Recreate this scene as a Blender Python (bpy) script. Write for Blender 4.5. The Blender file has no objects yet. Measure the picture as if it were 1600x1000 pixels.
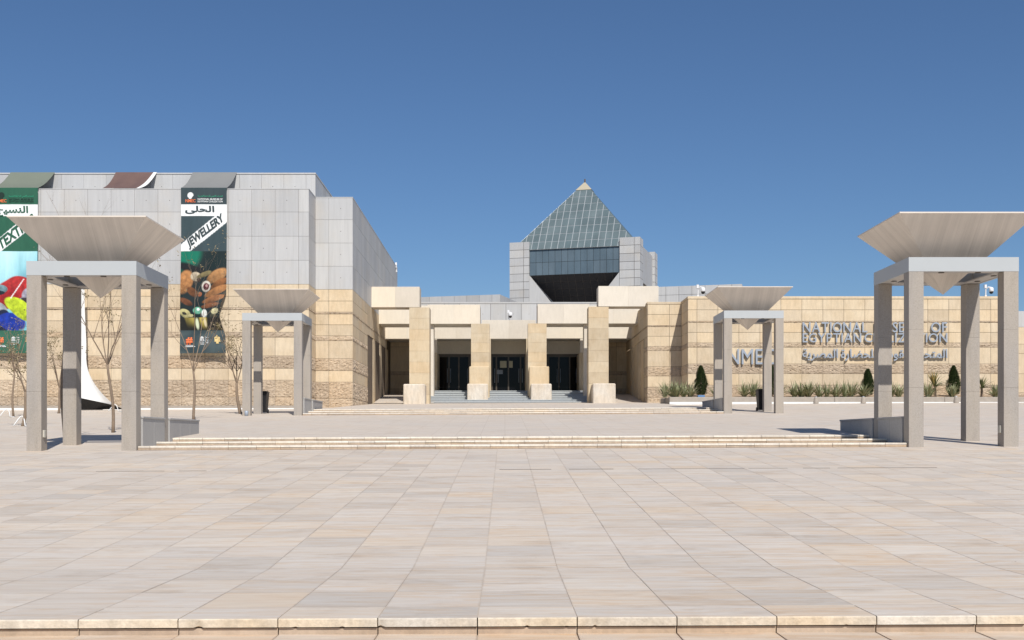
import bpy, bmesh, math, random
from mathutils import Vector, Matrix, noise
random.seed(7)
R = math.radians
S = bpy.context.scene
C = S.collection

# ------------------------------------------------------------------ camera, sky, sun, exposure
F, HX, HY = 1810.0, 789.0, 685.0            # focal length, vanishing point in photo pixels (1600 wide)
cam = bpy.data.cameras.new('camera'); camo = bpy.data.objects.new('camera', cam); C.objects.link(camo)
cam.sensor_width = 36.0; cam.lens = 36.0*F/1600
cam.shift_x = (800-HX)/1600; cam.shift_y = (HY-500)/1600
cam.clip_end = 3000; camo.rotation_euler = (R(90), 0, 0)
S.camera = camo

LIGHT = Vector((-0.26, 1.0, -1.15)).normalized()   # direction the sunlight travels
elev = math.asin(-LIGHT.z)
world = bpy.data.worlds.new('World'); S.world = world; world.use_nodes = True
wn = world.node_tree; bg = wn.nodes['Background']
sky = wn.nodes.new('ShaderNodeTexSky'); sky.sky_type = 'NISHITA'; sky.sun_disc = False
sky.sun_elevation = elev; sky.sun_rotation = math.atan2(-LIGHT.x, -LIGHT.y)
sky.altitude = 0; sky.air_density = 1.0; sky.dust_density = 0.25; sky.ozone_density = 9.5
wn.links.new(sky.outputs[0], bg.inputs[0]); bg.inputs[1].default_value = 0.07
sun = bpy.data.lights.new('sun', 'SUN'); suno = bpy.data.objects.new('sun', sun); C.objects.link(suno)
sun.energy = 4.2; sun.angle = R(0.53); sun.color = (1.0, 0.955, 0.89)
suno.rotation_euler = LIGHT.to_track_quat('-Z', 'Y').to_euler()
S.view_settings.view_transform = 'Standard'; S.view_settings.look = 'None'
S.view_settings.exposure = 0.25; S.view_settings.gamma = 1.0

# ------------------------------------------------------------------ helpers
def PX(x, Y): return (x-HX)*Y/F
def PZ(y, Y): return (HY-y)*Y/F

def srgb(r, g, b):
    f = lambda c: (c/255/12.92) if c/255 <= .04045 else ((c/255+.055)/1.055)**2.4
    return (f(r), f(g), f(b), 1)

class NT:
    def __init__(s, name):
        s.m = bpy.data.materials.new(name); s.m.use_nodes = True
        s.t = s.m.node_tree; s.b = s.t.nodes['Principled BSDF']
    def n(s, typ, **kw):
        nd = s.t.nodes.new(typ)
        for k, v in kw.items(): setattr(nd, k, v)
        return nd
    def l(s, a, b): s.t.links.new(a, b)
    def pos(s, scale=(1, 1, 1), coord='world', off=None):
        if coord == 'world': src = s.n('ShaderNodeNewGeometry').outputs['Position']
        elif coord == 'object': src = s.n('ShaderNodeTexCoord').outputs['Object']
        else: src = s.n('ShaderNodeTexCoord').outputs['UV']
        mp = s.n('ShaderNodeMapping'); mp.inputs['Scale'].default_value = scale
        s.l(src, mp.inputs['Vector'])
        if off is not None: s.l(off, mp.inputs['Location'])
        return mp.outputs[0]
    def noise(s, vec, scale, detail=4, rough=.55, dist=0):
        n = s.n('ShaderNodeTexNoise'); n.inputs['Scale'].default_value = scale
        n.inputs['Detail'].default_value = detail; n.inputs['Roughness'].default_value = rough
        n.inputs['Distortion'].default_value = dist
        s.l(vec, n.inputs['Vector']); return n.outputs['Fac']
    def ramp(s, fac, stops):
        r = s.n('ShaderNodeValToRGB'); e = r.color_ramp.elements
        while len(e) < len(stops): e.new(.5)
        for el, (p, c) in zip(e, stops):
            el.position = p; el.color = c if len(c) == 4 else (*c, 1)
        s.l(fac, r.inputs[0]); return r.outputs[0]
    def mix(s, a, b, fac, mode='MIX'):
        m = s.n('ShaderNodeMix', data_type='RGBA', blend_type=mode)
        for sock, v in ((m.inputs['Factor'], fac), (m.inputs['A'], a), (m.inputs['B'], b)):
            if hasattr(v, 'is_linked'): s.l(v, sock)
            else: sock.default_value = v if not isinstance(v, tuple) or len(v) == 4 else (*v, 1)
        return m.outputs['Result']
    def math(s, op, a, b=None):
        m = s.n('ShaderNodeMath', operation=op)
        for i, v in enumerate((a, b)):
            if v is None: continue
            if hasattr(v, 'is_linked'): s.l(v, m.inputs[i])
            else: m.inputs[i].default_value = v
        return m.outputs[0]
    def rnd(s): return s.n('ShaderNodeObjectInfo').outputs['Random']
    def island(s): return s.n('ShaderNodeNewGeometry').outputs['Random Per Island']
    def bump(s, h, strength=.3, dist=.01):
        b = s.n('ShaderNodeBump'); b.inputs['Strength'].default_value = strength
        b.inputs['Distance'].default_value = dist
        s.l(h, b.inputs['Height']); s.l(b.outputs[0], s.b.inputs['Normal'])
    def out(s, col, rough=.8, metal=0, spec=.3):
        if hasattr(col, 'is_linked'): s.l(col, s.b.inputs['Base Color'])
        else: s.b.inputs['Base Color'].default_value = col if len(col) == 4 else (*col, 1)
        if hasattr(rough, 'is_linked'): s.l(rough, s.b.inputs['Roughness'])
        else: s.b.inputs['Roughness'].default_value = rough
        s.b.inputs['Metallic'].default_value = metal
        s.b.inputs['Specular IOR Level'].default_value = spec
        return s.m

def gray(v): return (v, v, v, 1)

# ------------------------------------------------------------------ materials
def mat_paving(name, tint=(1, 1, 1), per='object', joints=None):
    t = NT(name)
    rv = t.rnd() if per == 'object' else (t.island() if per == 'island' else None)
    off = None
    if rv is not None:
        cx = t.n('ShaderNodeCombineXYZ'); t.l(t.math('MULTIPLY', rv, 37.0), cx.inputs[0]); t.l(t.math('MULTIPLY', rv, 91.0), cx.inputs[1])
        off = cx.outputs[0]
    v1 = t.noise(t.pos((.8, 9, 1), off=off), 1.0, 6, .65, .8)
    v2 = t.noise(t.pos((.8, 4.5, 1), off=off), 1.3, 6, .65, 1.6)
    v3 = t.noise(t.pos((.16, .3, 1)), 1.0, 3)
    c = t.ramp(v1, [(.28, (.44, .395, .345)), (.43, (.545, .505, .455)), (.62, (.585, .55, .50)), (.8, (.63, .59, .535))])
    warm = t.ramp(v2, [(.45, gray(0)), (.66, gray(1))])
    c = t.mix(c, (.525, .415, .305), t.math('MULTIPLY', warm, .85))
    c = t.mix(c, (.66, .625, .565), t.math('MULTIPLY', t.ramp(t.noise(t.pos((1.1, 14, 1), off=off), 1.7, 4, .6, 1.5), [(.60, gray(0)), (.70, gray(1))]), .6))
    c = t.mix(c, (.50, .48, .455), t.math('MULTIPLY', t.ramp(v3, [(.45, gray(0)), (.65, gray(1))]), .35))
    if rv is not None:
        c = t.mix(c, t.ramp(rv, [(0, (.87, .86, .85)), (.2, (.97, .96, .95)), (.45, (1.02, 1.0, .98)), (.65, (.95, .925, .895)), (.85, (1.05, 1.03, 1.0)), (1, (1.02, .94, .84))]), 1.0, 'MULTIPLY')
        # dirt gathered along the slab edges
        sp = t.n('ShaderNodeSeparateXYZ'); t.l(t.n('ShaderNodeTexCoord').outputs['UV'], sp.inputs[0])
        ev = t.math('MINIMUM', sp.outputs[1], t.math('SUBTRACT', 1.0, sp.outputs[1])); eu = t.math('MINIMUM', sp.outputs[0], t.math('SUBTRACT', 1.0, sp.outputs[0]))
        e = t.math('MINIMUM', ev, t.math('MULTIPLY', eu, 3.6))
        dn = t.noise(t.pos((1.4, 1.4, 1)), 1.6, 4, .6)
        dirt = t.math('MULTIPLY', t.ramp(e, [(0, gray(1)), (.075, gray(0))]), t.ramp(dn, [(.38, gray(.08)), (.62, gray(.75))]))
        c = t.mix(c, (.40, .345, .29), dirt)
    # soft stains and specks
    st = t.noise(t.pos((1, 1.6, 1)), 1.1, 6, .7); sk = t.noise(t.pos(), 9, 3, .8)
    c = t.mix(c, t.ramp(st, [(.30, (.86, .83, .80)), (.46, (1, 1, 1))]), 1.0, 'MULTIPLY')
    c = t.mix(c, t.ramp(sk, [(.24, (.62, .58, .54)), (.29, (1, 1, 1))]), 1.0, 'MULTIPLY')
    c = t.mix(c, (tint[0]*1.03, tint[1]*1.01, tint[2]*.99, 1), 1.0, 'MULTIPLY')
    if joints:
        w = t.n('ShaderNodeTexBrick'); w.offset = 0
        w.inputs['Scale'].default_value = 1; w.inputs['Brick Width'].default_value = joints; w.inputs['Row Height'].default_value = joints
        w.inputs['Mortar Size'].default_value = .008; w.inputs['Mortar Smooth'].default_value = .2
        w.inputs['Color1'].default_value = (1, .985, .97, 1); w.inputs['Color2'].default_value = (.94, .925, .905, 1)
        w.inputs['Mortar'].default_value = (.82, .78, .74, 1); w.inputs['Bias'].default_value = -.1
        t.l(t.pos(), w.inputs['Vector']); c = t.mix(c, w.outputs['Color'], 1.0, 'MULTIPLY')
    t.bump(t.noise(t.pos((3, 12, 3)), 6, 5), .12, .01)
    return t.out(c, .62, spec=.3)

def mat_stone(name, a, b, grain=.25, stain=.25, bumpd=.006):
    t = NT(name); rv = t.rnd()
    n1 = t.noise(t.pos((1, 1, 1)), .9, 5, .6); n2 = t.noise(t.pos((5, 5, 1.2)), 1.4, 5, .6); n3 = t.noise(t.pos(), 22, 4, .7)
    c = t.mix((*a, 1), (*b, 1), t.ramp(n1, [(.3, gray(0)), (.7, gray(1))]))
    c = t.mix(c, t.ramp(n2, [(.3, gray(1-stain)), (.6, gray(1))]), 1.0, 'MULTIPLY')
    c = t.mix(c, t.ramp(n3, [(.3, gray(1-grain)), (.65, gray(1.04))]), 1.0, 'MULTIPLY')
    c = t.mix(c, t.ramp(rv, [(0, (.87, .85, .83)), (.4, (1, .99, .98)), (.75, (1.02, 1, .96)), (1, (1.04, .98, .90))]), 1.0, 'MULTIPLY')
    t.bump(n3, .35, bumpd)
    return t.out(c, .88, spec=.2)

M = {}
M['stone'] = mat_stone('smooth_sandstone', (.60, .485, .335), (.68, .575, .425), .09, .12)
M['rough'] = mat_stone('split_face_sandstone', (.475, .375, .27), (.60, .49, .37), .28, .18, .04)
M['lintel'] = mat_stone('pale_limestone', (.67, .615, .525), (.72, .665, .575), .05, .06)
M['column'] = mat_stone('honey_limestone', (.52, .42, .285), (.62, .535, .40), .08, .10)
M['plinth'] = mat_stone('cream_plinth_stone', (.70, .655, .585), (.61, .52, .41), .16, .2)
M['nosing'] = mat_stone('cream_step_limestone', (.72, .67, .585), (.62, .51, .37), .22, .2, .02)
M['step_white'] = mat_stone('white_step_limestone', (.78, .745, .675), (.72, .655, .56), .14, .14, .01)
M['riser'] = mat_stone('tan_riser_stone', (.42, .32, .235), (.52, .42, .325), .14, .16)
M['pave'] = mat_paving('plaza_slab')
M['pave_many'] = mat_paving('plaza_slab_small', per='island')
M['pave_sheet'] = mat_paving('plaza_far_paving', per=None, joints=.68)
M['pave_low'] = mat_paving('lower_paving', tint=(1.0, .93, .86))

def mat_clad(name='grey_cladding'):
    t = NT(name); rv = t.rnd()
    n1 = t.noise(t.pos((2.2, 2.2, .22)), 1.6, 5, .6); n2 = t.noise(t.pos(), .5, 3); n3 = t.noise(t.pos((9, 9, .35)), 1.2, 3, .6)
    c = t.mix((.45, .45, .447, 1), (.495, .495, .492, 1), t.ramp(n1, [(.3, gray(0)), (.7, gray(1))]))
    c = t.mix(c, (.475, .44, .39, 1), t.math('MULTIPLY', t.ramp(n2, [(.5, gray(0)), (.75, gray(1))]), .55))
    c = t.mix(c, t.ramp(n3, [(.3, gray(.93)), (.55, gray(1))]), 1.0, 'MULTIPLY')
    c = t.mix(c, t.ramp(rv, [(0, gray(.90)), (.5, gray(1)), (1, (1.06, 1.05, 1.03, 1))]), 1.0, 'MULTIPLY')
    return t.out(c, .55, spec=.4)
M['clad'] = mat_clad()

def mat_plain(name, col, rough=.7, var=.08, sc=3, metal=0, spec=.3):
    t = NT(name); n = t.noise(t.pos(), sc, 5, .6)
    c = t.mix((*[x*(1-var) for x in col], 1), (*[x*(1+var) for x in col], 1), n)
    return t.out(c, rough, metal, spec)
M['joint'] = mat_plain('dark_joint', (.16, .125, .095), .95)
M['joint_grey'] = mat_plain('dark_grey_joint', (.13, .115, .105), .95)
M['joint_pave'] = mat_plain('paving_bed', (.46, .40, .34), .95)
M['dot'] = mat_plain('fixing_dark', (.10, .09, .085), .8)
M['beam'] = mat_plain('painted_steel_beam', (.44, .46, .465), .5, .05, 1.5)
M['soffit'] = mat_plain('painted_soffit', (.48, .455, .425), .6, .05, 2)
M['granite_step'] = mat_plain('blue_grey_granite', (.43, .45, .455), .6, .14, 6)
M['concrete'] = mat_plain('weathered_concrete', (.36, .315, .265), .9, .22, 4)
M['white'] = mat_plain('white_paint', (.74, .73, .70), .7, .06, 3)
M['soil'] = mat_plain('dry_soil', (.34, .255, .175), .95, .3, 6)
M['black_plastic'] = mat_plain('black_plastic', (.018, .018, .02), .45, .1, 5)
M['frame'] = mat_plain('bronze_frame', (.10, .085, .07), .4, .1, 5, .3)
M['paper'] = mat_plain('paper_notice', (.42, .40, .30), .8, .06, 20)
M['paper2'] = mat_plain('grey_notice', (.22, .25, .29), .8, .1, 20)
M['steel'] = mat_plain('brushed_steel_letters', (.33, .37, .425), .45, .05, 8, .1)
M['gold'] = mat_plain('brass_cap', (.50, .44, .32), .45, .06, 3, .2)
M['mullion'] = mat_plain('pale_mullion', (.30, .33, .345), .5, .04, 3)
M['dark_soffit'] = mat_plain('dark_soffit_panel', (.035, .035, .038), .6, .12, 1.2)
M['bark'] = mat_plain('dry_bark', (.235, .175, .125), .9, .3, 9)
M['camera_white'] = mat_plain('white_plastic', (.72, .72, .72), .4, .03, 5)
M['hose'] = mat_plain('white_hose', (.7, .7, .68), .6, .05, 5)
M['blue'] = mat_plain('blue_plastic', (.10, .22, .42), .5, .1, 6)
M['outlet'] = mat_plain('ivory_plastic', (.50, .47, .40), .6, .05, 6)
M['glass_black'] = NT('dark_door_glass').out((.004, .004, .005), .05, 0, .14)
def mat_glass(name, a, b):
    t = NT(name); c = t.mix((*a, 1), (*b, 1), t.rnd()); n = t.noise(t.pos((1, 1, .3)), .8, 3)
    c = t.mix(c, t.ramp(n, [(.3, gray(.85)), (.7, gray(1.1))]), 1.0, 'MULTIPLY')
    return t.out(c, .28, 0, .5)
M['pyr_glass'] = mat_glass('pale_green_glazing', (.105, .142, .15), (.135, .172, .178))
M['box_glass'] = mat_glass('blue_grey_glazing', (.095, .135, .165), (.115, .155, .185))

def mat_granite():
    t = NT('grey_speckled_granite')
    n = t.noise(t.pos(), 38, 3, .75); n2 = t.noise(t.pos((1, 1, .3)), 1.2, 4); n3 = t.noise(t.pos((1, 1, .16)), 3.2, 4, .6)
    c = t.ramp(n, [(.30, (.30, .27, .232)), (.46, (.365, .33, .287)), (.60, (.39, .353, .308)), (.75, (.425, .39, .345))])
    c = t.mix(c, t.ramp(n2, [(.35, (.93, .93, .95)), (.65, (1.04, 1.0, .95))]), 1.0, 'MULTIPLY')
    c = t.mix(c, t.ramp(n3, [(.3, gray(.86)), (.5, gray(1))]), 1.0, 'MULTIPLY')
    t.bump(n, .3, .004)
    return t.out(c, .7, spec=.3)
M['granite'] = mat_granite()
def mat_panelgranite():
    t = NT('grey_granite_panel'); n = t.noise(t.pos((6, 6, 1)), 3, 5, .6); n2 = t.noise(t.pos(), 40, 2, .7)
    c = t.mix((.34, .33, .32, 1), (.45, .435, .415, 1), n)
    c = t.mix(c, t.ramp(n2, [(.3, gray(.85)), (.7, gray(1.1))]), 1.0, 'MULTIPLY')
    return t.out(c, .6)
M['panel_granite'] = mat_panelgranite()
def mat_bowl():
    t = NT('ribbed_taupe_metal')
    a = t.noise(t.pos((34, .12, 1), 'uv'), 1.0, 3, .8); b = t.noise(t.pos((3.2, .10, 1), 'uv'), 1.0, 3, .6)
    g = t.noise(t.pos(), 1.2, 3)
    c = t.ramp(a, [(.30, (.54, .47, .395)), (.40, (.69, .615, .53)), (.62, (.74, .665, .58)), (.8, (.78, .71, .63))])
    c = t.mix(c, t.ramp(b, [(.3, gray(.84)), (.6, gray(1.03))]), 1.0, 'MULTIPLY')
    c = t.mix(c, t.ramp(g, [(.3, gray(.93)), (.7, gray(1.05))]), 1.0, 'MULTIPLY')
    t.bump(a, .5, .012)
    return t.out(c, .6, spec=.35)
M['bowl'] = mat_bowl()
def mat_leaf(name, a, b, tr=.15):
    t = NT(name); c = t.mix((*a, 1), (*b, 1), t.island())
    t.b.inputs['Transmission Weight'].default_value = 0
    return t.out(c, .55, spec=.25)
M['agave'] = mat_leaf('agave_leaf', (.15, .18, .075), (.46, .45, .28))
M['palm'] = mat_leaf('yucca_leaf', (.07, .10, .035), (.20, .20, .09))
M['yellow_leaf'] = mat_leaf('dry_yellow_leaf', (.36, .24, .07), (.46, .34, .12))
M['cypress'] = mat_leaf('cypress_foliage', (.025, .045, .015), (.09, .125, .04))
M['dryleaf'] = mat_leaf('dry_leaf', (.20, .15, .08), (.30, .25, .15))

# ------------------------------------------------------------------ object helpers
def mesh(name, verts, faces, mats, smooth=False, midx=None):
    me = bpy.data.meshes.new(name); me.from_pydata(verts, [], faces)
    for m in (mats if isinstance(mats, (list, tuple)) else [mats]): me.materials.append(M[m] if isinstance(m, str) else m)
    if midx: me.polygons.foreach_set('material_index', midx)
    if smooth: me.polygons.foreach_set('use_smooth', [True]*len(me.polygons))
    me.update(); return me
def link(name, me, parent=None, loc=(0, 0, 0), rz=0):
    o = bpy.data.objects.new(name, me); C.objects.link(o); o.location = loc; o.rotation_euler = (0, 0, rz)
    if parent is not None: o.parent = parent
    return o
def tag(o, label, cat, group=None):
    o['label'] = label; o['category'] = cat
    if group: o['group'] = group
    return o
def thing(name, label, cat, loc=(0, 0, 0), rz=0, group=None):
    return tag(link(name, None, None, loc, rz), label, cat, group)
def struct(name, me, loc=(0, 0, 0)):
    o = link(name, me, None, loc); o['kind'] = 'structure'; return o
def copy_tree(o, parent=None):
    c = o.copy(); C.objects.link(c); c.parent = parent
    for ch in list(o.children): copy_tree(ch, c)
    return c

BOXF = [(0, 3, 2, 1), (4, 5, 6, 7), (0, 1, 5, 4), (1, 2, 6, 5), (2, 3, 7, 6), (3, 0, 4, 7)]
def boxv(x0, x1, y0, y1, z0, z1):
    return [(x0, y0, z0), (x1, y0, z0), (x1, y1, z0), (x0, y1, z0), (x0, y0, z1), (x1, y0, z1), (x1, y1, z1), (x0, y1, z1)]
def slab_uv(me):
    ul = me.uv_layers.new(name='UVMap')
    for p in me.polygons:
        if p.index % 6 == 1:
            for k, li in enumerate(p.loop_indices): ul.data[li].uv = ((0, 0), (1, 0), (1, 1), (0, 1))[k]
        else:
            for li in p.loop_indices: ul.data[li].uv = (.5, .5)
    return me
class MB:
    def __init__(s): s.v = []; s.f = []; s.mi = []
    def add(s, v, f, mi=0):
        k = len(s.v); s.v += list(v); s.f += [tuple(i+k for i in q) for q in f]; s.mi += [mi]*len(f)
    def box(s, x0, x1, y0, y1, z0, z1, mi=0): s.add(boxv(x0, x1, y0, y1, z0, z1), BOXF, mi)
    def tube(s, pts, rad, n=6, mi=0, cap=True):
        k = len(s.v); P = [Vector(p) for p in pts]
        for i, p in enumerate(P):
            d = (P[min(i+1, len(P)-1)]-P[max(i-1, 0)]).normalized()
            a = d.orthogonal().normalized() if i == 0 else (prev - d*prev.dot(d)).normalized()
            prev = a; b = d.cross(a); r = rad[i] if isinstance(rad, (list, tuple)) else rad
            for j in range(n):
                t = 2*math.pi*j/n; s.v.append(tuple(p+(a*math.cos(t)+b*math.sin(t))*r))
        for i in range(len(P)-1):
            for j in range(n):
                s.f.append((k+i*n+j, k+i*n+(j+1) % n, k+(i+1)*n+(j+1) % n, k+(i+1)*n+j)); s.mi.append(mi)
        if cap:
            s.f.append(tuple(k+j for j in reversed(range(n)))); s.mi.append(mi)
            s.f.append(tuple(k+(len(P)-1)*n+j for j in range(n))); s.mi.append(mi)
    def mesh(s, name, mats, smooth=False): return mesh(name, s.v, s.f, mats, smooth, s.mi)
    def build(s, name, mats, parent=None, smooth=False, loc=(0, 0, 0)): return link(name, s.mesh(name, mats, smooth), parent, loc)

def bevbox_mesh(name, x0, x1, y0, y1, z0, z1, mat, bev=.02):
    bm = bmesh.new()
    vs = [bm.verts.new(p) for p in boxv(x0, x1, y0, y1, z0, z1)]
    for f in BOXF: bm.faces.new([vs[i] for i in f])
    if bev: bmesh.ops.bevel(bm, geom=bm.edges[:], offset=bev, segments=1, affect='EDGES')
    me = bpy.data.meshes.new(name); bm.to_mesh(me); bm.free(); me.materials.append(M[mat]); return me
def bevbox(name, x0, x1, y0, y1, z0, z1, mat, parent=None, bev=.02):
    cx, cy = (x0+x1)/2, (y0+y1)/2
    return link(name, bevbox_mesh(name, x0-cx, x1-cx, y0-cy, y1-cy, 0, z1-z0, mat, bev), parent, (cx, cy, z0))

# ------------------------------------------------------------------ panels
_pm = {}
def panel_mesh(kind, w, h):
    w = round(w, 3); h = round(h, 3)
    var = random.randrange(4) if kind == 'rough' else 0
    k = (kind, w, h, var)
    if k in _pm: return _pm[k]
    if kind == 'rough':
        nx = max(5, int(w/.06)); nz = max(3, int(h/.06)); v = []; f = []
        so = Vector((random.uniform(-90, 90), random.uniform(-90, 90), 0))
        for j in range(nz+1):
            for i in range(nx+1):
                x = w*i/nx-w/2; z = h*j/nz
                p = Vector((x*2.6, z*4.6, 0))+so
                d = noise.noise(p)*.02+noise.noise(p*2.3)*.03+abs(noise.noise(p*5.2))*.05+random.uniform(-.014, .014)+.01
                e = i in (0, nx) or j in (0, nz)
                if e: d = min(d, .02)-.01
                jx = 0 if e else random.uniform(-.025, .025); jz = 0 if e else random.uniform(-.02, .02)
                v.append((x+jx, -d, z+jz))
        for j in range(nz):
            for i in range(nx):
                a = j*(nx+1)+i; f.append((a, a+1, a+nx+2, a+nx+1))
        # returns to the backing
        ring = [i for i in range(nx+1)]+[j*(nx+1)+nx for j in range(1, nz+1)]+[nz*(nx+1)+i for i in range(nx-1, -1, -1)]+[j*(nx+1) for j in range(nz-1, 0, -1)]
        k0 = len(v); v += [(v[i][0], .05, v[i][2]) for i in ring]; n = len(ring)
        for i in range(n): f.append((ring[i], k0+i, k0+(i+1) % n, ring[(i+1) % n]))
        me = mesh('split_stone', v, f, 'rough')
    else:
        mb = MB(); mb.box(-w/2, w/2, 0, .05, 0, h)
        mats = [{'clad': 'clad', 'stone': 'stone', 'lintel': 'lintel', 'column': 'column', 'dark': 'dark_soffit'}[kind]]
        if kind == 'clad' and w > 1.2 and h > 1.2:
            s = .02; mb.add([(-s, -.003, h/2-s), (s, -.003, h/2-s), (s, -.003, h/2+s), (-s, -.003, h/2+s)], [(0, 1, 2, 3)], 1); mats.append('dot')
        me = mb.mesh(kind+'_panel', mats)
    _pm[k] = me; return me
PNAME = {'clad': 'cladding_panel', 'stone': 'stone_panel', 'rough': 'split_stone_panel', 'lintel': 'limestone_panel', 'column': 'stone_block', 'dark': 'soffit_panel'}
def facade(parent, org, u, cols, rows, gap=.022):
    """panels on a vertical plane through org; u = unit direction along the wall (outside is to the right of u)."""
    rz = math.atan2(u[1], u[0])
    for i in range(len(cols)-1):
        for (z0, z1, kind) in rows:
            g = gap if kind == 'stone' or gap > .025 else .013
            w = cols[i+1]-cols[i]-g; h = z1-z0-g
            if w < .05 or h < .02: continue
            m = (cols[i]+cols[i+1])/2
            link(PNAME[kind], panel_mesh(kind, w, h), parent, (org[0]+u[0]*m, org[1]+u[1]*m, z0+g/2), rz)
def steps_to(a, b, s, first=None):
    r = [a]
    if first: r.append(a+first)
    while r[-1]+s < b-.15: r.append(r[-1]+s)
    r.append(b); return r

# ------------------------------------------------------------------ terrain profile
def zout(X, Y):
    z = -1.222
    if Y > 10.94: z += .0558*(min(Y, 54.9)-10.94)
    if Y > 54.9: z += .047*(min(Y, 90)-54.9)
    if Y > 56 and X > 9: z += min(.014*(X-9), .11)*min(1, (Y-56)/13)
    return z+.0045*max(-30, min(30, X))
def zmid(X, Y):           # raised middle of the plaza between the pavilions
    if Y < 52: z = .05+(1.07-.05)*(Y-31.2)/(52-31.2)
    else: z = 1.42+.0408*(Y-54.9)
    return z+.0045*X
XL, XR = -8.97, 9.83
W = .68

# plaza bed / far paving
def sheet(xs, ys, zf, dz=0):
    v = [(x, y, zf(x, y)+dz) for y in ys for x in xs]; n = len(xs)
    f = [(j*n+i, j*n+i+1, (j+1)*n+i+1, (j+1)*n+i) for j in range(len(ys)-1) for i in range(n-1)]
    return v, f
xs = [-900, -120, -60, -30, -15, 0, 15, 30, 60, 120, 900]
TILE_END = 28.2
v, f = sheet(xs, [7.93, 10.94, TILE_END], zout, -.004); bed = mesh('plaza_bed', v, f, 'joint_pave')
plaza = struct('plaza', bed)
v, f = sheet(xs, [TILE_END-.02, 40, 54.9, 66, 90, 140, 300, 1500], zout, 0)
far_paving = link('far_paving', mesh('far_paving', v, f, 'pave_sheet'), plaza)

# individual slabs
def slab_verts(x0, x1, y0, y1, g=.002, th=.03):
    j = random.uniform(-.0008, .0008)
    c = [(x0+g, y0+g), (x1-g, y0+g), (x1-g, y1-g), (x0+g, y1-g)]
    return [(x, y, zout(x, y)-th) for x, y in c]+[(x, y, zout(x, y)+j) for x, y in c]
cells = []
x_first = PX(122, 7.89)-W*26
rowsY = [7.89+.53]
while rowsY[-1] < 10.7: rowsY.append(rowsY[-1]+.84)
rowsY[-1] = 10.94
while rowsY[-1]+.70 < TILE_END: rowsY.append(rowsY[-1]+.70)
rowsY.append(TILE_END)
CRACK = min(range(len(rowsY)), key=lambda i: abs(rowsY[i]-22.4))
for j in range(len(rowsY)-1):
    for i in range(62):
        x0 = x_first+i*W; y0, y1 = rowsY[j], rowsY[j+1]
        if j == CRACK: y0 += .035
        seen = abs((x0+W/2)*F/y0+HX-800) < 860
        cells.append((y0 if seen else y0+500, x0, y0, y1))
cells.sort()
for k, (_, x0, y0, y1) in enumerate(cells[:290]):
    cx, cy = x0+W/2, (y0+y1)/2; cz = zout(cx, cy)
    vv = [(a-cx, b-cy, c-cz) for a, b, c in slab_verts(x0, x0+W, y0, y1)]
    link('paving_slab', slab_uv(mesh('paving_slab', vv, BOXF, 'pave')), plaza, (cx, cy, cz))
mb = MB()
for (_, x0, y0, y1) in cells[290:]: mb.add(slab_verts(x0, x0+W, y0, y1, .003), BOXF)
o = mb.build('paving_slabs', 'pave_many', plaza); slab_uv(o.data); o['kind'] = 'stuff'

# dark expansion joint across the plaza
mb = MB(); rj = random.Random(5); Yj = rowsY[CRACK]+.02; xj = -14.0
while xj < 14:
    L = rj.uniform(.5, 2.2); wj = rj.uniform(.02, .085); 
    if rj.random() < .74:
        a = [(xj, Yj-wj/2), (xj+L, Yj-wj/2), (xj+L, Yj+wj/2), (xj, Yj+wj/2)]
        mb.add([(x, y, zout(x, y)-.02) for x, y in a]+[(x, y, zout(x, y)+.003) for x, y in a], BOXF)
    xj += L+rj.uniform(0, .5)
mb.build('expansion_joint', 'joint', plaza)

# front kerb step: nosing slabs, risers, lower paving
front = struct('front_step', mesh('front_step_core', boxv(-40, 40, 7.99, 8.2, -1.6, -1.27), BOXF, 'joint_pave'))
for i in range(62):
    x0 = x_first+i*W
    if abs(x0+W/2) > 8.5: continue
    bm = bmesh.new()
    n = 40; zt = zout(x0+W/2, 7.9); g = .004
    vt = []
    for r_, (yy, zz) in enumerate(((8.42-g, zt), (7.90, zt), (7.89, zt-.008), (7.89, zt-.058), (7.93, zt-.062))):
        row = []
        for q in range(n+1):
            x = x0+g+(W-2*g)*q/n; dz = dy = 0
            if r_ in (1, 2): dy = abs(noise.noise(Vector((x*9, 3.1, 0))))*.004
            if r_ == 3:
                c = noise.noise(Vector((x*17, 8.7, 0))); dz = max(0, c-.45)*.05; dy = max(0, c-.45)*.04
            row.append(bm.verts.new((x-x0, yy+dy-7.9, zz+dz-zt+(.0045*(x-x0-W/2)))))
        vt.append(row)
    for a in range(4):
        for q in range(n): bm.faces.new((vt[a+1][q], vt[a+1][q+1], vt[a][q+1], vt[a][q]))
    for q in (0, n): bm.faces.new([vt[a][q] for a in range(5)] if q else [vt[a][q] for a in reversed(range(5))])
    me = bpy.data.meshes.new('step_slab'); bm.to_mesh(me); bm.free()
    ul = me.uv_layers.new(name='UVMap')
    for d_ in ul.data: d_.uv = (.5, .5)
    me.materials.append(M['pave']); me.materials.append(M['nosing'])
    for p in me.polygons: p.material_index = 0 if p.normal.z > .9 else 1
    link('step_slab', me, front, (x0, 7.9, zt))
    zb = zt-.112
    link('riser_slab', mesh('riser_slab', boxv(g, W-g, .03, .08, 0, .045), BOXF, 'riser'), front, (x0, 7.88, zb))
v, f = sheet([-60, -20, 0, 20, 60], [-6, 7.97], lambda x, y: zout(x, 7.9)-.125)
lower = struct('lower_pavement', mesh('lower_pavement', v, f, 'joint_pave'))
for i in range(62):
    x0 = x_first+i*W
    if abs(x0+W/2) > 7: continue
    for (y0, y1) in ((6.72, 7.40), (7.40, 7.96)):
        zz = zout(x0+W/2, 7.9)-.112
        link('lower_slab', slab_uv(mesh('lower_slab', boxv(.004, W-.004, y0+.004, y1-.002, -.03, 0), BOXF, 'pave_low')), lower, (x0, 0, zz))

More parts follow.
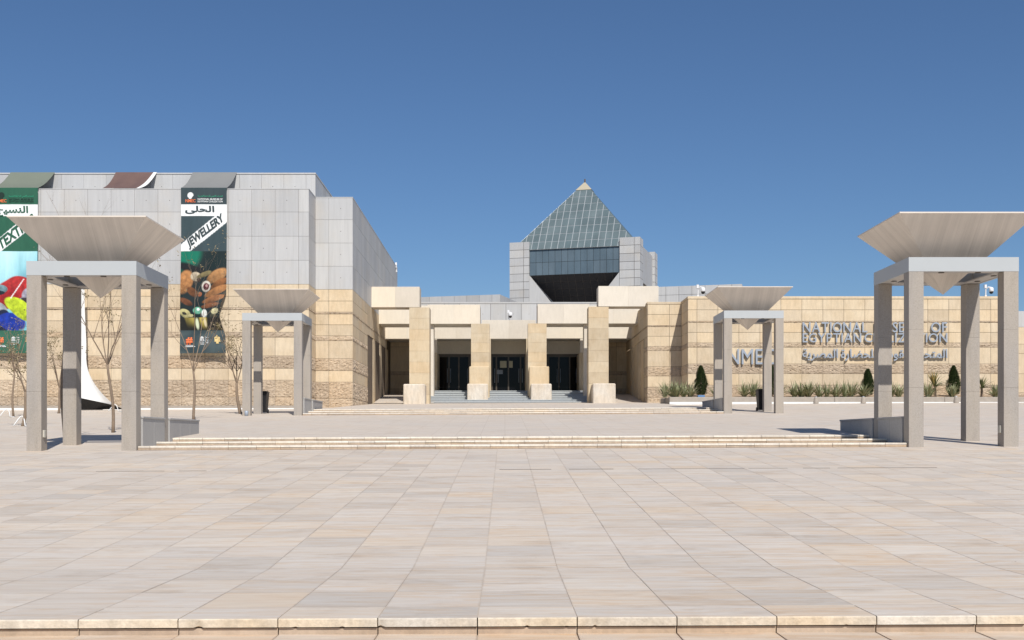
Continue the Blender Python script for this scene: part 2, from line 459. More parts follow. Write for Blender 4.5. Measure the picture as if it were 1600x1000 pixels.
# raised middle plaza
def mid_sheet(name, y0, y1, zf):
    x0, x1 = XL-.0, XR+.0
    v = [(x0, y0, zf(x0, y0)), (x1, y0, zf(x1, y0)), (x1, y1, zf(x1, y1)), (x0, y1, zf(x0, y1))]
    v += [(a, b, c-.6) for a, b, c in v]
    return struct(name, mesh(name, v, [(0, 1, 2, 3), (0, 3, 7, 4), (1, 5, 6, 2), (0, 4, 5, 1), (3, 2, 6, 7)], 'pave_sheet'))
mid_sheet('middle_landing', 31.25, 51.995, zmid)
mid_sheet('upper_landing', 54.95, 80.2, zmid)

def stair(name, y0, run, zb, rise, n, xl, xr, lw):
    core = MB()
    for k in range(n):
        yy = y0+run*k; zt = zb+rise*(k+1)
        yend = y0+run*(k+1)+.06 if k < n-1 else yy+.35
        a = [(xl, yy+.05), (xr, yy+.05), (xr, yend), (xl, yend)]
        core.add([(x, y, zb-.4) for x, y in a]+[(x, y, zt-.012+.0045*x) for x, y in a], BOXF)
    st = struct(name, core.mesh(name+'_core', 'joint_pave'))
    for k in range(n):
        yy = y0+run*k; zt = zb+rise*(k+1); x = xl-random.uniform(0, .4)
        while x < xr-.05:
            l = lw*random.uniform(.92, 1.08); x0 = max(x, xl); x1 = min(x+l, xr); x += l
            if x1-x0 < .08: continue
            cz = zt+.0045*(x0+x1)/2; j = random.uniform(-.006, .006)
            tread = run-.006 if k < n-1 else .34
            link('step_slab', bevbox_mesh('step_slab', x0+.004, x1-.004, yy+j, yy+tread, cz-.046, cz, 'step_white', .005), st)
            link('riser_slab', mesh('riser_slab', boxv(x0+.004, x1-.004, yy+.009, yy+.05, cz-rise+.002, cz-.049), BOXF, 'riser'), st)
    return st
stair('lower_steps', 28.3, 1.45, -.249, .10, 3, XL, XR, .64)
stair('upper_steps', 52.0, 1.45, 1.045, .125, 3, PX(473, 52), XR, .70)

# ------------------------------------------------------------------ left museum wing
YF, YS, YE = 66.0, 68.3, 96.7
XF, XS = PX(482.5, YF), PX(551, YS)
ZT, ZC = PZ(295, YF), PZ(444, YF)
ZTOP = PZ(270, YS)
clad_rows = [(ZC, 10.15, 'clad'), (10.15, 11.52, 'clad'), (11.52, 12.9, 'clad'), (12.9, ZT, 'clad')]
stone_rows = [(1.45, 2.35, 'rough'), (2.35, 3.32, 'rough'), (3.32, 3.99, 'stone'), (3.99, 4.70, 'rough'), (4.70, 5.76, 'stone'),
              (5.76, 6.05, 'rough'), (6.05, 6.70, 'stone'), (6.70, 7.33, 'stone'), (7.33, 7.45, 'rough'), (7.45, 8.1, 'stone'), (8.1, ZC, 'stone')]
wing = thing('museum_wing', 'large grey clad museum wing on banded sandstone base, left side, with hanging banners', 'building', (XF, YF, 1.7))
def loc_parent(o, par):          # keep world position when parenting to a moved empty
    o.location = Vector(o.location)-Vector(par.location); o.parent = par
class Par:
    """collects children created in world coordinates, then parents them"""
    def __init__(s, p): s.p = p
def attach(root, before):
    for o in list(C.objects):
        if o not in before and o.parent is None and o is not root: loc_parent(o, root)
def snapshot(): return set(C.objects)

snap = snapshot()
c = MB()
c.box(-62, XF-.03, YF+.03, YE-.1, .8, ZT-.04)
c.box(-62, XS-.03, YS+.03, YE, .8, ZT-.04)
link('wall', c.mesh('wing_core', 'joint'))
link('roof_block', mesh('roof_block', boxv(-62, XF-.03, YS+.03, YE-1, ZT-.2, ZTOP-.03), BOXF, 'joint_grey'))
cols = [XF]+[XF-.585-1.335*i for i in range(0, 17)]
cols = sorted(x for x in cols)
colsF = [x-cols[0] for x in cols]
facade(None, (cols[0], YF), (1, 0), colsF, stone_rows+clad_rows)
facade(None, (XF, YF), (0, 1), [0, YS-YF], stone_rows+clad_rows)
facade(None, (XF, YS), (1, 0), [0, PX(513.75, YS)-XF, XS-XF], stone_rows+clad_rows)
NY0 = 75.7
facade(None, (XS, YS), (0, 1), steps_to(0, YE-YS, 1.40), clad_rows)
facade(None, (XS, YS), (0, 1), steps_to(0, NY0-YS, 1.48), stone_rows)
facade(None, (XS, NY0), (0, 1), steps_to(0, 12.3, 1.48), [(6.8, 7.33, 'stone'), (7.33, 7.45, 'rough'), (7.45, ZC, 'stone')])
colsU = sorted([XF-.55-1.31*i for i in range(0, 17)]+[XF])
facade(None, (colsU[0], YS), (1, 0), [x-colsU[0] for x in colsU], [(ZT-.1, ZTOP-.09, 'clad')])
facade(None, (XF, YS), (0, 1), steps_to(0, 26, 1.4), [(ZT, ZTOP-.09, 'clad')])
link('coping', mesh('coping', boxv(-62, XF+.02, YS-.03, YE-1, ZTOP-.08, ZTOP), BOXF, 'clad'))
link('coping', mesh('coping', boxv(-62, XF+.015, YF-.015, YS, ZT-.03, ZT+.015), BOXF, 'clad'))
link('coping', mesh('coping', boxv(XF, XS+.015, YS-.015, YE+.01, ZT-.032, ZT+.013), BOXF, 'clad'))
# far left continuation of the wing beyond the frame
link('side_wall', mesh('side_wall', boxv(-62, cols[0]-.01, YF, YF+.2, 1.0, ZC), BOXF, 'stone'))
link('side_wall', mesh('side_wall', boxv(-62, cols[0]-.01, YF+.003, YF+.2, ZC+.01, ZT-.05), BOXF, 'clad'))
link('base_strip', mesh('base_strip', boxv(-62, XF+.1, YF-.22, YF-.06, 1.4, 1.86), BOXF, 'concrete'))
# piers and recesses beside the entrance
pier = [(78.9, 80.2), (83.2, 84.4), (87.3, 89.0)]
c = MB(); c.box(XS-.9, XS-.65, NY0, 90, 1.8, 6.78)
link('recess_wall', c.mesh('recess_wall', 'stone'))
for a, b in pier: bevbox('pier', XS-.70, XS+.004, a, b, 1.9, 6.785, 'stone')
attach(wing, snap)

kerb = tag(link('low_kerb', bevbox_mesh('low_kerb', -45, XF+.6, 64.7, 64.95, 1.4, 1.69, 'white', .02)), 'low white kerb running along the foot of the left museum wing', 'kerb')

# ------------------------------------------------------------------ entrance portal
XC = PX(795, 82.5)
portal = thing('entrance_portal', 'stepped pale limestone entrance portal with four honey stone columns', 'entrance', (XC, 78, 2.4))
snap = snapshot()
Y1, Y2, Y3, YD = 78.0, 82.5, 87.0, 90.0
def column(xl, xr, ytop, Y, zb, ztop, courses, plinth, mid=None):
    x0, x1 = PX(xl, Y), PX(xr, Y)
    core = link('column', mesh('column_core', boxv(x0+.02, x1-.02, Y+.02, Y+1.35, zb, ztop-.02), BOXF, 'riser'))
    def block(name, *a):
        o = bevbox(name, *a); o.parent = core
    h = (ztop-zb)/courses
    for k in range(courses):
        z0 = zb+h*k; sp = None
        xsx = [x0, x1] if sp is None else [x0, x0+(x1-x0)*sp, x1]
        for q in range(len(xsx)-1):
            block('stone_block', xsx[q]+(.004 if q else 0), xsx[q+1]-(.004 if q < len(xsx)-2 else 0), Y, Y+1.4, z0+.003, z0+h-.003, 'column', None, .006)
    pl, pr, pt, pb, PY = plinth
    block('plinth_block', PX(pl, PY), PX(pr, PY), PY, Y+.1, zb-.35, PZ(pt, PY), 'plinth', None, .06)
    if mid:
        ml, mr, mt, MY = mid
        block('stone_block', PX(ml, MY), PX(mr, MY), MY, Y+.1, zb, PZ(mt, MY), 'column', None, .05)
    return core
column(639.5, 671, 480.5, Y1, 2.2, PZ(480.3, Y1), 9, (630, 664, 600, 628, Y1-1.5))
column(919.5, 951, 479.5, Y1, 2.2, PZ(479.3, Y1), 9, (926.5, 962, 599, 626.5, Y1-1.5))
column(736, 765, 505.7, Y2, 2.7, PZ(505.7, Y2), 8, (730, 762.5, 599.5, 621.5, Y2-1.8), (733, 764.5, 572.5, Y2-.8))
column(825, 854, 505.3, Y2, 2.7, PZ(505.3, Y2), 8, (829.5, 862, 599.5, 621.5, Y2-1.8), (827, 858, 572.5, Y2-.8))
def lintel(name, xl, xr, yt, yb, Y, depth, mat='lintel', x0=None, x1=None, bev=.03):
    a = PX(xl, Y) if x0 is None else x0; b = PX(xr, Y) if x1 is None else x1
    core = bevbox(name, a+.012, b-.012, Y+.012, Y+depth, PZ(yb, Y)+.012, PZ(yt, Y)-.012, mat, None, 0)
    n = max(1, int(round((b-a)/1.75))); cuts = [a+(b-a)*i/n for i in range(n+1)]
    for i in range(n):
        o = bevbox('lintel_block', cuts[i]+(.0015 if i else 0), cuts[i+1]-(.0015 if i < n-1 else 0), Y, Y+depth+.004, PZ(yb, Y), PZ(yt, Y), mat, None, .006)
        loc_parent(o, core)
    return core
lintel('lintel', 579.5, 655.5, 448, 480, Y1-.004, 1.5)
lintel('lintel', 935, 1029, 447, 478.8, Y1-.004, 1.5)
LX = XS+.01; RX = PX(1012, 77.1)
lintel('lintel', 0, 0, 477.5, 506, Y2, 2.7, x0=LX-.3, x1=PX(670, Y1)+.1)
lintel('lintel', 668, 750, 476, 506, Y2-.006, 2.7)
lintel('lintel', 840, 921, 475, 505.5, Y2-.006, 2.7)
lintel('lintel', 0, 0, 477.5, 505.5, Y2, 2.7, x0=PX(920, Y1)+.1, x1=RX+.2)
# inner jambs of lintel frames
for xl, xr, Y, yt in ((671.5, 677.5, Y2+.3, 506.5), (912.5, 919, Y2+.3, 506)):
    bevbox('jamb', PX(xl, Y), PX(xr, Y), Y, Y+1.2, 2.6, PZ(yt, Y)-.01, 'lintel', None, .02)
for xl, xr in ((0, 735.5), (1, 0)):
    pass
lintel('lintel', 0, 0, 505, 529.3, Y3, 1.2, x0=LX-.3, x1=PX(752, Y3))
lintel('lintel', 752.8, 837, 500, 529.3, Y3-.01, 1.2)
lintel('lintel', 0, 0, 505, 528.8, Y3, 1.2, x0=PX(838, Y3), x1=RX+.2)
bevbox('jamb', PX(678, Y3), PX(683, Y3), Y3+.02, Y3+1.0, PZ(551, Y3), PZ(529.3, Y3), 'lintel', None, .015)
bevbox('jamb', PX(906.5, Y3), PX(911, Y3), Y3+.02, Y3+1.0, PZ(551, Y3), PZ(528.8, Y3), 'lintel', None, .015)
for xl, xr in ((672, 683), (905, 919)):
    bevbox('pier', PX(xl, Y3), PX(xr, Y3), Y3+.05, YD+.3, 2.6, PZ(551.2, Y3), 'column', None, .015)
for xl, xr in ((762, 767), (822, 829)):
    bevbox('pier', PX(xl, Y3), PX(xr, Y3), Y3-.4, YD+.3, 2.6, PZ(529.5, Y3), 'column', None, .015)
# roof slabs over the porch, back wall
ZF3 = PZ(611.7, Y3)
bevbox('roof_slab', LX-.2, RX+.3, Y3+.4, 96, PZ(529, Y3)+.05, PZ(508, Y3), 'lintel', None, 0)
bevbox('porch_floor', PX(672, Y3), PX(919, Y3), Y3-.6, 96, 2.4, ZF3, 'granite_step', None, 0)
ZDT = PZ(553, YD)
bevbox('transom_wall', PX(660, YD), PX(930, YD), YD, YD+.3, ZDT, PZ(526, YD), 'lintel', None, 0)
bevbox('inner_wall', PX(600, YD), PX(672.5, YD+1), 91.2, 91.5, 2.2, 8.2, 'joint', None, 0)
bevbox('inner_wall', PX(921, YD), PX(992, YD), 91.2, 91.5, 2.2, 8.2, 'joint', None, 0)
inner_rows = [(2.6, 3.9, 'rough'), (3.9, 5.0, 'stone'), (5.0, 5.25, 'rough'), (5.25, 7.2, 'stone'), (7.2, 8.0, 'stone')]
facade(None, (PX(600, YD), 91.15), (1, 0), steps_to(0, PX(672, YD)-PX(600, YD), 2.2), inner_rows)
facade(None, (PX(921, YD), 91.15), (1, 0), steps_to(0, PX(992, YD)-PX(921, YD), 2.2), inner_rows)
# dark hall behind the doors
hall = MB(); a, b = PX(660, YD), PX(930, YD)
for q in ((a, a+.1, YD+.3, 97, 2.5, 8), (b-.1, b, YD+.3, 97, 2.5, 8), (a, b, 97, 97.1, 2.5, 8)): hall.box(*q)
link('hall_wall', hall.mesh('hall_wall', 'joint'))
# ramp floors of the two side bays
for xa, xb in ((XS-.8, PX(676, Y1)), (PX(930, Y1), RX+.9)):
    za = zmid(0, 79); v = [(xa, 79, za), (xb, 79, za), (xb, 88, 3.36), (xa, 88, 3.36), (xb, 93, 3.36), (xa, 93, 3.36)]
    link('ramp_floor', mesh('ramp_floor', v, [(0, 1, 2, 3), (3, 2, 4, 5)], 'pave_sheet'))
attach(portal, snap)

# granite steps up to the doors
gs = struct('granite_steps', mesh('granite_core', boxv(PX(664, 79.6), PX(930, 79.6), 79.9, 87, 1.9, 2.42), BOXF, 'granite_step'))
n = 7
for k in range(n):
    za, zb = 2.36+(ZF3-2.36)*k/n, 2.36+(ZF3-2.36)*(k+1)/n
    xa, xb = PX(662, 79.5), PX(935, 79.5); yy = 79.5+k*1.0; x = xa
    link('step_riser', mesh('step_riser', boxv(xa+.01, xb-.01, yy+.05, yy+.3, za-.05, zb-.07), BOXF, 'granite_step'), gs)
    while x < xb-.2:
        x1 = min(x+1.7*random.uniform(.9, 1.1), xb)
        if xb-x1 < .3: x1 = xb
        link('step_tread', bevbox_mesh('step_tread', x+.003, x1-.003, yy, yy+1.2, zb-.065, zb, 'granite_step', .008), gs); x = x1
# doors
def door(name, xl, xr, label, leaves, papers=()):
    x0, x1 = PX(xl, YD), PX(xr, YD); zb = ZF3; zt = ZDT-.01
    d = thing(name, label, 'door', ((x0+x1)/2, YD+.05, zb), 0, 'glass doors of the entrance')
    w = x1-x0; h = zt-zb
    fr = MB(); fr.box(-w/2, w/2, -.03, .06, h-.14, h); fr.box(-w/2, -w/2+.1, -.03, .06, 0, h-.14); fr.box(w/2-.1, w/2, -.03, .06, 0, h-.14)
    fr.build('door_frame', 'frame', d)
    edges = [-w/2+.1+(w-.2)*t for t in leaves]
    for i in range(len(edges)-1):
        a, b = edges[i], edges[i+1]
        lf = MB(); t = .055
        lf.box(a, a+t, -.05, .03, 0, h-.145); lf.box(b-t, b, -.05, .03, 0, h-.145); lf.box(a+t, b-t, -.05, .03, 0, .10); lf.box(a+t, b-t, -.05, .03, h-.23, h-.145)
        o = lf.build('door_leaf', 'frame', d)
        g = MB(); g.box(a+t, b-t, -.012, .0, .10, h-.23); g.build('glass_pane', 'glass_black', o)
        hd = MB(); hx = b-.13 if i % 2 == 0 else a+.13; hd.tube([(hx, -.09, .8), (hx, -.09, 1.9)], .016, 6); hd.build('handle', 'steel', o)
    return d
door('glass_door', 684, 735, 'dark glass entrance door in the left bay, nothing posted on it', (0, .33, .66, 1))
door('glass_door', 767, 822, 'dark glass double door in the middle bay with paper notices', (0, .13, .5, .87, 1))
door('glass_door', 855, 905, 'dark glass entrance door in the right bay, beside right column', (0, .35, .72, 1))
def notice(x0, x1, y0, y1, mat, label):
    Y = YD-.01
    tag(bevbox('paper_notice', PX(x0, Y), PX(x1, Y), Y, Y+.006, PZ(y1, Y), PZ(y0, Y), mat, None, 0), label, 'notice')
notice(781.3, 791.5, 564, 574.5, 'paper', 'yellowish paper notice on left leaf of the middle glass door')
notice(795.5, 801, 564, 574.5, 'paper', 'narrow yellowish paper notice on right leaf of middle glass door')
notice(776.3, 785.5, 578, 584.5, 'paper2', 'small grey notice low on the left leaf of middle door')

# ------------------------------------------------------------------ right museum wall with lettering
YR, XRW = 74.3, PX(1075, 74.3)
ZRT = PZ(463, YR)
XRE = PX(1578, YR)
rwall = thing('museum_wall', 'long banded sandstone museum wall with raised steel lettering, right side', 'wall', (XRW, YR, 2.0))
snap = snapshot()
rrows = [(1.75, 2.70, 'rough'), (2.70, 3.42, 'rough'), (3.42, 4.15, 'stone'), (4.15, 4.78, 'rough'), (4.78, 5.84, 'stone'), (5.84, 6.13, 'rough'),
         (6.13, 6.80, 'stone'), (6.80, 7.43, 'stone'), (7.43, 7.52, 'rough'), (7.52, 8.25, 'stone'), (8.25, ZRT-.18, 'stone')]
c = MB(); c.box(XRW+.03, XRE-.03, YR+.03, 90, 1.4, ZRT-.1); c.box(RX+.03, XRW+.5, 77.13, 79.5, 1.4, ZRT-.15); c.box(RX+1.0, XRW+.5, 79.5, 94, 1.4, ZRT-.15)
link('wall', c.mesh('wall_core', 'joint'))
JR = PX(1089, YR)
colR = [0, JR-XRW]
while colR[-1] < XRE-XRW-.3: colR.append(colR[-1]+1.346)
colR[-1] = XRE-XRW
facade(None, (XRW, YR), (1, 0), colR, rrows)
facade(None, (XRW, 77.1), (0, -1), [0, 77.1-YR], rrows)
facade(None, (XRE, YR), (0, 1), steps_to(0, 15, 1.6), rrows)
facade(None, (RX, 77.1), (1, 0), [0, PX(1046, 77.1)-RX, XRW-RX], rrows)
up = [r for r in rrows if r[0] > 6.7]
facade(None, (RX, 91), (0, -1), steps_to(0, 91-77.1, 2.3), up)
facade(None, (RX, 79.0), (0, -1), [0, 1.9], [r for r in rrows if r[0] <= 6.7])
for a, b in ((81.6, 83.6), (86.2, 88)): bevbox('pier', RX-.004, RX+.8, a, b, 1.9, 6.79, 'stone')
link('recess_wall', mesh('recess_wall', boxv(RX+.05, RX+.6, 79.2, 91, 1.9, 6.79), BOXF, 'stone'))
for q in ((XRW-.03, XRE, YR-.03, YR+.5, ZRT-.17, ZRT), (XRW-.028, XRW+.4, YR+.5, 77.4, ZRT-.17, ZRT-.004), (RX-.03, XRW-.03, 77.07, 77.5, ZRT-.19, ZRT-.03), (RX-.03, RX+.4, 77.5, 91, ZRT-.19, ZRT-.034)):
    bevbox('coping', *q, 'stone', None, .015)
attach(rwall, snap)

# building end beyond the right wall
rb = thing('side_building', 'sandstone building end with grey clad top at the right edge', 'building', (PX(1585, 86), 86, 2.4))
snap = snapshot(); x0 = PX(1580, 86)
link('wall', mesh('core', boxv(x0+.03, 70, 86.03, 96, 1.5, PZ(486, 86)), BOXF, 'joint'))
facade(None, (x0, 86), (1, 0), [0]+[1.0+1.35*i for i in range(20)], [(2, 3.4, 'rough'), (3.4, 4.8, 'stone'), (4.8, 6.3, 'stone'), (6.3, 7.0, 'stone'), (7.0, PZ(511, 86), 'stone'), (PZ(511, 86), PZ(486, 86), 'clad')])
attach(rb, snap)

# ------------------------------------------------------------------ grey background blocks
bw = thing('clad_parapet', 'flat grey clad wall just above the middle of the entrance portal', 'wall', (0, 97, 8))
snap = snapshot()
xa, xb = PX(622, 97), PX(1000, 97)
link('wall', mesh('core', boxv(xa, xb, 97.03, 104, 2.5, PZ(473, 97)), BOXF, 'joint_grey'))
facade(None, (xa, 97), (1, 0), steps_to(0, xb-xa, 1.29), [(8.0, 9.55, 'clad'), (9.55, PZ(473, 97)-.08, 'clad')], .03)
bevbox('coping', xa-.02, xb+.02, 96.97, 98, PZ(473, 97)-.07, PZ(472, 97), 'clad', None, 0)
attach(bw, snap)

A = R(15.5)
ux, uy = (math.cos(A), -math.sin(A)), (math.sin(A), math.cos(A))
def rot_block(name, label, px0, Y0, length, depth, ytop, z0, rows):
    zt = PZ(ytop, Y0); X0 = PX(px0, Y0)
    t = thing(name, label, 'building', (X0, Y0, z0), -A)
    me = mesh('core', boxv(.03, length-.03, .03, depth, 0, zt-z0-.03), BOXF, 'joint_grey'); link('wall', me, t)
    zr = [zt-z0-sum(rows[:i]) for i in range(len(rows)+1)]
    R_ = [(zr[i+1], zr[i], 'clad') for i in range(len(rows))]
    facade(t, (0, 0), (1, 0), steps_to(0, length, 1.34), R_, .03)
    facade(t, (length, 0), (0, 1), steps_to(0, depth, 1.34), R_, .03)
    return t
rot_block('gallery_block', 'low grey clad gallery roof block left of the glass pyramid', 652, 120, 8.9, 12, 464.2, 4, (.9, 1.2, 1.34, 1.34))
rot_block('gallery_block', 'low grey clad gallery roof block right of the glass pyramid', 1000, 120.5, 10.4, 14, 449, 4, (.9, 1.2, 1.34, 1.34))

# ------------------------------------------------------------------ pyramid tower
TW, TD = 17.0, 14.2
tower = thing('pyramid_tower', 'tower with glass pyramid roof between grey clad corner pylons', 'tower', (PX(796, 150), 150, 6), -A)
def tz(z): return z-6
ZP, ZB, ZG = PZ(379, 150), 24.3, 21.0
def pylon(x0, x1, y0, y1, zt):
    p = link('pylon', mesh('pylon_core', boxv(x0+.03, x1-.03, y0+.03, y1-.03, 0, zt-.02), BOXF, 'joint_grey'), tower)
    zs = [zt-i*1.03 for i in range(0, 12)]
    rows = [(zs[i+1], zs[i], 'clad') for i in range(11)]
    for org, u, L in (((x0, y0), (1, 0), x1-x0), ((x1, y0), (0, 1), y1-y0)):
        facade(p, org, u, [0, L*.72, L] if u[0] else [0, L/2, L], rows, .05)
    return p
pw = 2.62
pylon(0, pw, 0, pw, tz(ZP)); pylon(TW-pw, TW, 0, pw, tz(ZP)); pylon(TW-pw, TW+.2, TD-pw, TD, tz(ZP)-.1); pylon(0, pw, TD-pw, TD, tz(ZP)-.1)
# glazed box between the pylons
fx0, fx1 = pw+.02, TW-pw-.02
link('glass_box', mesh('glass_box_core', boxv(fx0, fx1, .35, TD-.4, tz(ZG), tz(ZB)), BOXF, 'joint_grey'), tower)
ncol = 14
for i in range(ncol):
    a = fx0+(fx1-fx0)*i/ncol; b = fx0+(fx1-fx0)*(i+1)/ncol
    for z0, z1 in ((ZG, (ZG+ZB)/2), ((ZG+ZB)/2, ZB)):
        link('glass_pane', mesh('glass_pane', boxv(a+.02, b-.02, .28, .34, tz(z0)+.02, tz(z1)-.02), BOXF, 'box_glass'), tower)
link('side_glass', mesh('side_glass', boxv(TW-.25, TW-.12, pw, TD-pw, tz(ZG-1), tz(ZB)+.3), BOXF, 'clad'), tower)
# inverted dark soffit
zl = tz(11.0); k = .80*(tz(ZG)-zl)
v = [(fx0, .35, tz(ZG)), (fx1, .35, tz(ZG)), (fx1, TD-.35, tz(ZG)), (fx0, TD-.35, tz(ZG))]
k2 = min(k, (fx1-fx0)/2-.4)
zl = tz(ZG)-k2/.80; ky = min(k2, (TD-.7)/2-.4)
v += [(fx0+k2, .35+ky, zl), (fx1-k2, .35+ky, zl), (fx1-k2, TD-.35-ky, zl), (fx0+k2, TD-.35-ky, zl)]
link('soffit', mesh('soffit', v, [(0, 1, 5, 4), (1, 2, 6, 5), (2, 3, 7, 6), (3, 0, 4, 7), (4, 5, 6, 7)], 'joint_grey'), tower)
# soffit panels on the sloping front face
P00, P10, P01, P11 = Vector(v[0]), Vector(v[1]), Vector(v[4]), Vector(v[5])
nrm = (P10-P00).cross(P01-P00).normalized()
if nrm.y > 0: nrm = -nrm
NR = 8
for j in range(NR):
    t0, t1 = j/NR+.004, (j+1)/NR-.004
    for i in range(12):
        s0, s1 = i/12, (i+1)/12
        def pt(s, t):
            xa = P00.x+(P10.x-P00.x)*s
            lo, hi = P00.x+(P01.x-P00.x)*t, P10.x+(P11.x-P10.x)*t
            return Vector((min(max(xa, lo), hi), P00.y+(P01.y-P00.y)*t, P00.z+(P01.z-P00.z)*t))+nrm*.04
        q = [pt(s0+.003, t0), pt(s1-.003, t0), pt(s1-.003, t1), pt(s0+.003, t1)]
        if (q[0]-q[1]).length < .05 and (q[2]-q[3]).length < .05: continue
        link('soffit_panel', mesh('soffit_panel', [tuple(p) for p in q]+[tuple(p-nrm*.035) for p in q], [(0, 1, 2, 3), (0, 4, 5, 1), (1, 5, 6, 2), (2, 6, 7, 3), (3, 7, 4, 0)], 'dark_soffit'), tower)
# sloped wing walls inside the pylons, following the soffit
for sx in (0, 1):
    x_in = fx0 if sx == 0 else fx1; d = 1 if sx == 0 else -1; zb = tz(ZG)-8
    pr = [(x_in, tz(ZG)), (x_in+d*8*.80, zb), (x_in, zb)]
    vv = [(x, y, z) for y in (.02, .45) for x, z in pr]
    link('buttress', mesh('buttress', vv, [(0, 1, 2), (5, 4, 3), (0, 3, 4, 1), (1, 4, 5, 2), (2, 5, 3, 0)], 'clad'), tower)
link('shaft', mesh('shaft', boxv(3, TW-3, 3.4, TD-2, -6, tz(ZG)-5.2), BOXF, 'joint_grey'), tower)
# pyramid
ins = .25
AP = Vector((TW/2, TD/2, tz(PZ(285, 154.5))))
B = [Vector((ins, .1, tz(ZB))), Vector((TW-ins, .1, tz(ZB))), Vector((TW-ins, TD-.1, tz(ZB))), Vector((ins, TD-.1, tz(ZB)))]
pyr = link('pyramid_roof', mesh('pyramid_core', [tuple(b) for b in B]+[tuple(AP)], [(0, 1, 4), (1, 2, 4), (2, 3, 4), (3, 0, 4)], 'mullion'), tower)
NRW = 9
def clip_poly(poly, f):
    out = []
    for i in range(len(poly)):
        p, q = poly[i], poly[(i+1) % len(poly)]; a, b = f(p), f(q)
        if a >= 0: out.append(p)
        if (a >= 0) != (b >= 0):
            k = a/(a-b); out.append((p[0]+(q[0]-p[0])*k, p[1]+(q[1]-p[1])*k))
    return out
def pyr_face(a, b, ncols, parts):
    nf = (b-a).cross(AP-a).normalized(); mb = MB(); g, e = .003, .0042
    H = lambda s, t: a+(b-a)*s+(AP-(a+b)/2)*t     # s along the base, t up the slope
    for j in range(NRW-1):
        for i in range(ncols):
            s0, s1, t0, t1 = i/ncols+g, (i+1)/ncols-g, j/NRW+e, (j+1)/NRW-e
            po = [(s0, t0), (s1, t0), (s1, t1), (s0, t1)]
            po = clip_poly(po, lambda p: 2*p[0]-p[1]-.002); po = clip_poly(po, lambda p: 2*(1-p[0])-p[1]-.002) if po else po
            if len(po) < 3: continue
            pts = [H(*p) for p in po]
            vs = [tuple(p+nf*.03) for p in pts]+[tuple(p+nf*.004) for p in pts]; n = len(pts)
            fs = [tuple(range(n))]+[(k_, n+k_, n+(k_+1) % n, (k_+1) % n) for k_ in range(n)]
            if parts: link('glass_pane', mesh('glass_pane', vs, fs, 'pyr_glass'), pyr)
            else: mb.add(vs, fs)
    if not parts:
        o = mb.build('glass_panes', 'pyr_glass', pyr); o['kind'] = 'stuff'
pyr_face(B[0], B[1], 19, True)
for i in (1, 2, 3): pyr_face(B[i], B[(i+1) % 4], 16, False)
th = (NRW-1.05)/NRW
cap = [b+(AP-b)*th for b in B]
ctr = sum(cap, Vector())/4
link('pyramid_cap', mesh('pyramid_cap', [tuple(ctr+(c_-ctr)*1.12) for c_ in cap]+[tuple(AP+Vector((0, 0, .1)))], [(0, 1, 4), (1, 2, 4), (2, 3, 4), (3, 0, 4), (3, 2, 1, 0)], 'gold'), tower)
mb = MB(); mb.tube([tuple(AP), tuple(AP+Vector((0, 0, .45)))], .12, 6); mb.build('lightning_rod', 'joint_grey', tower)

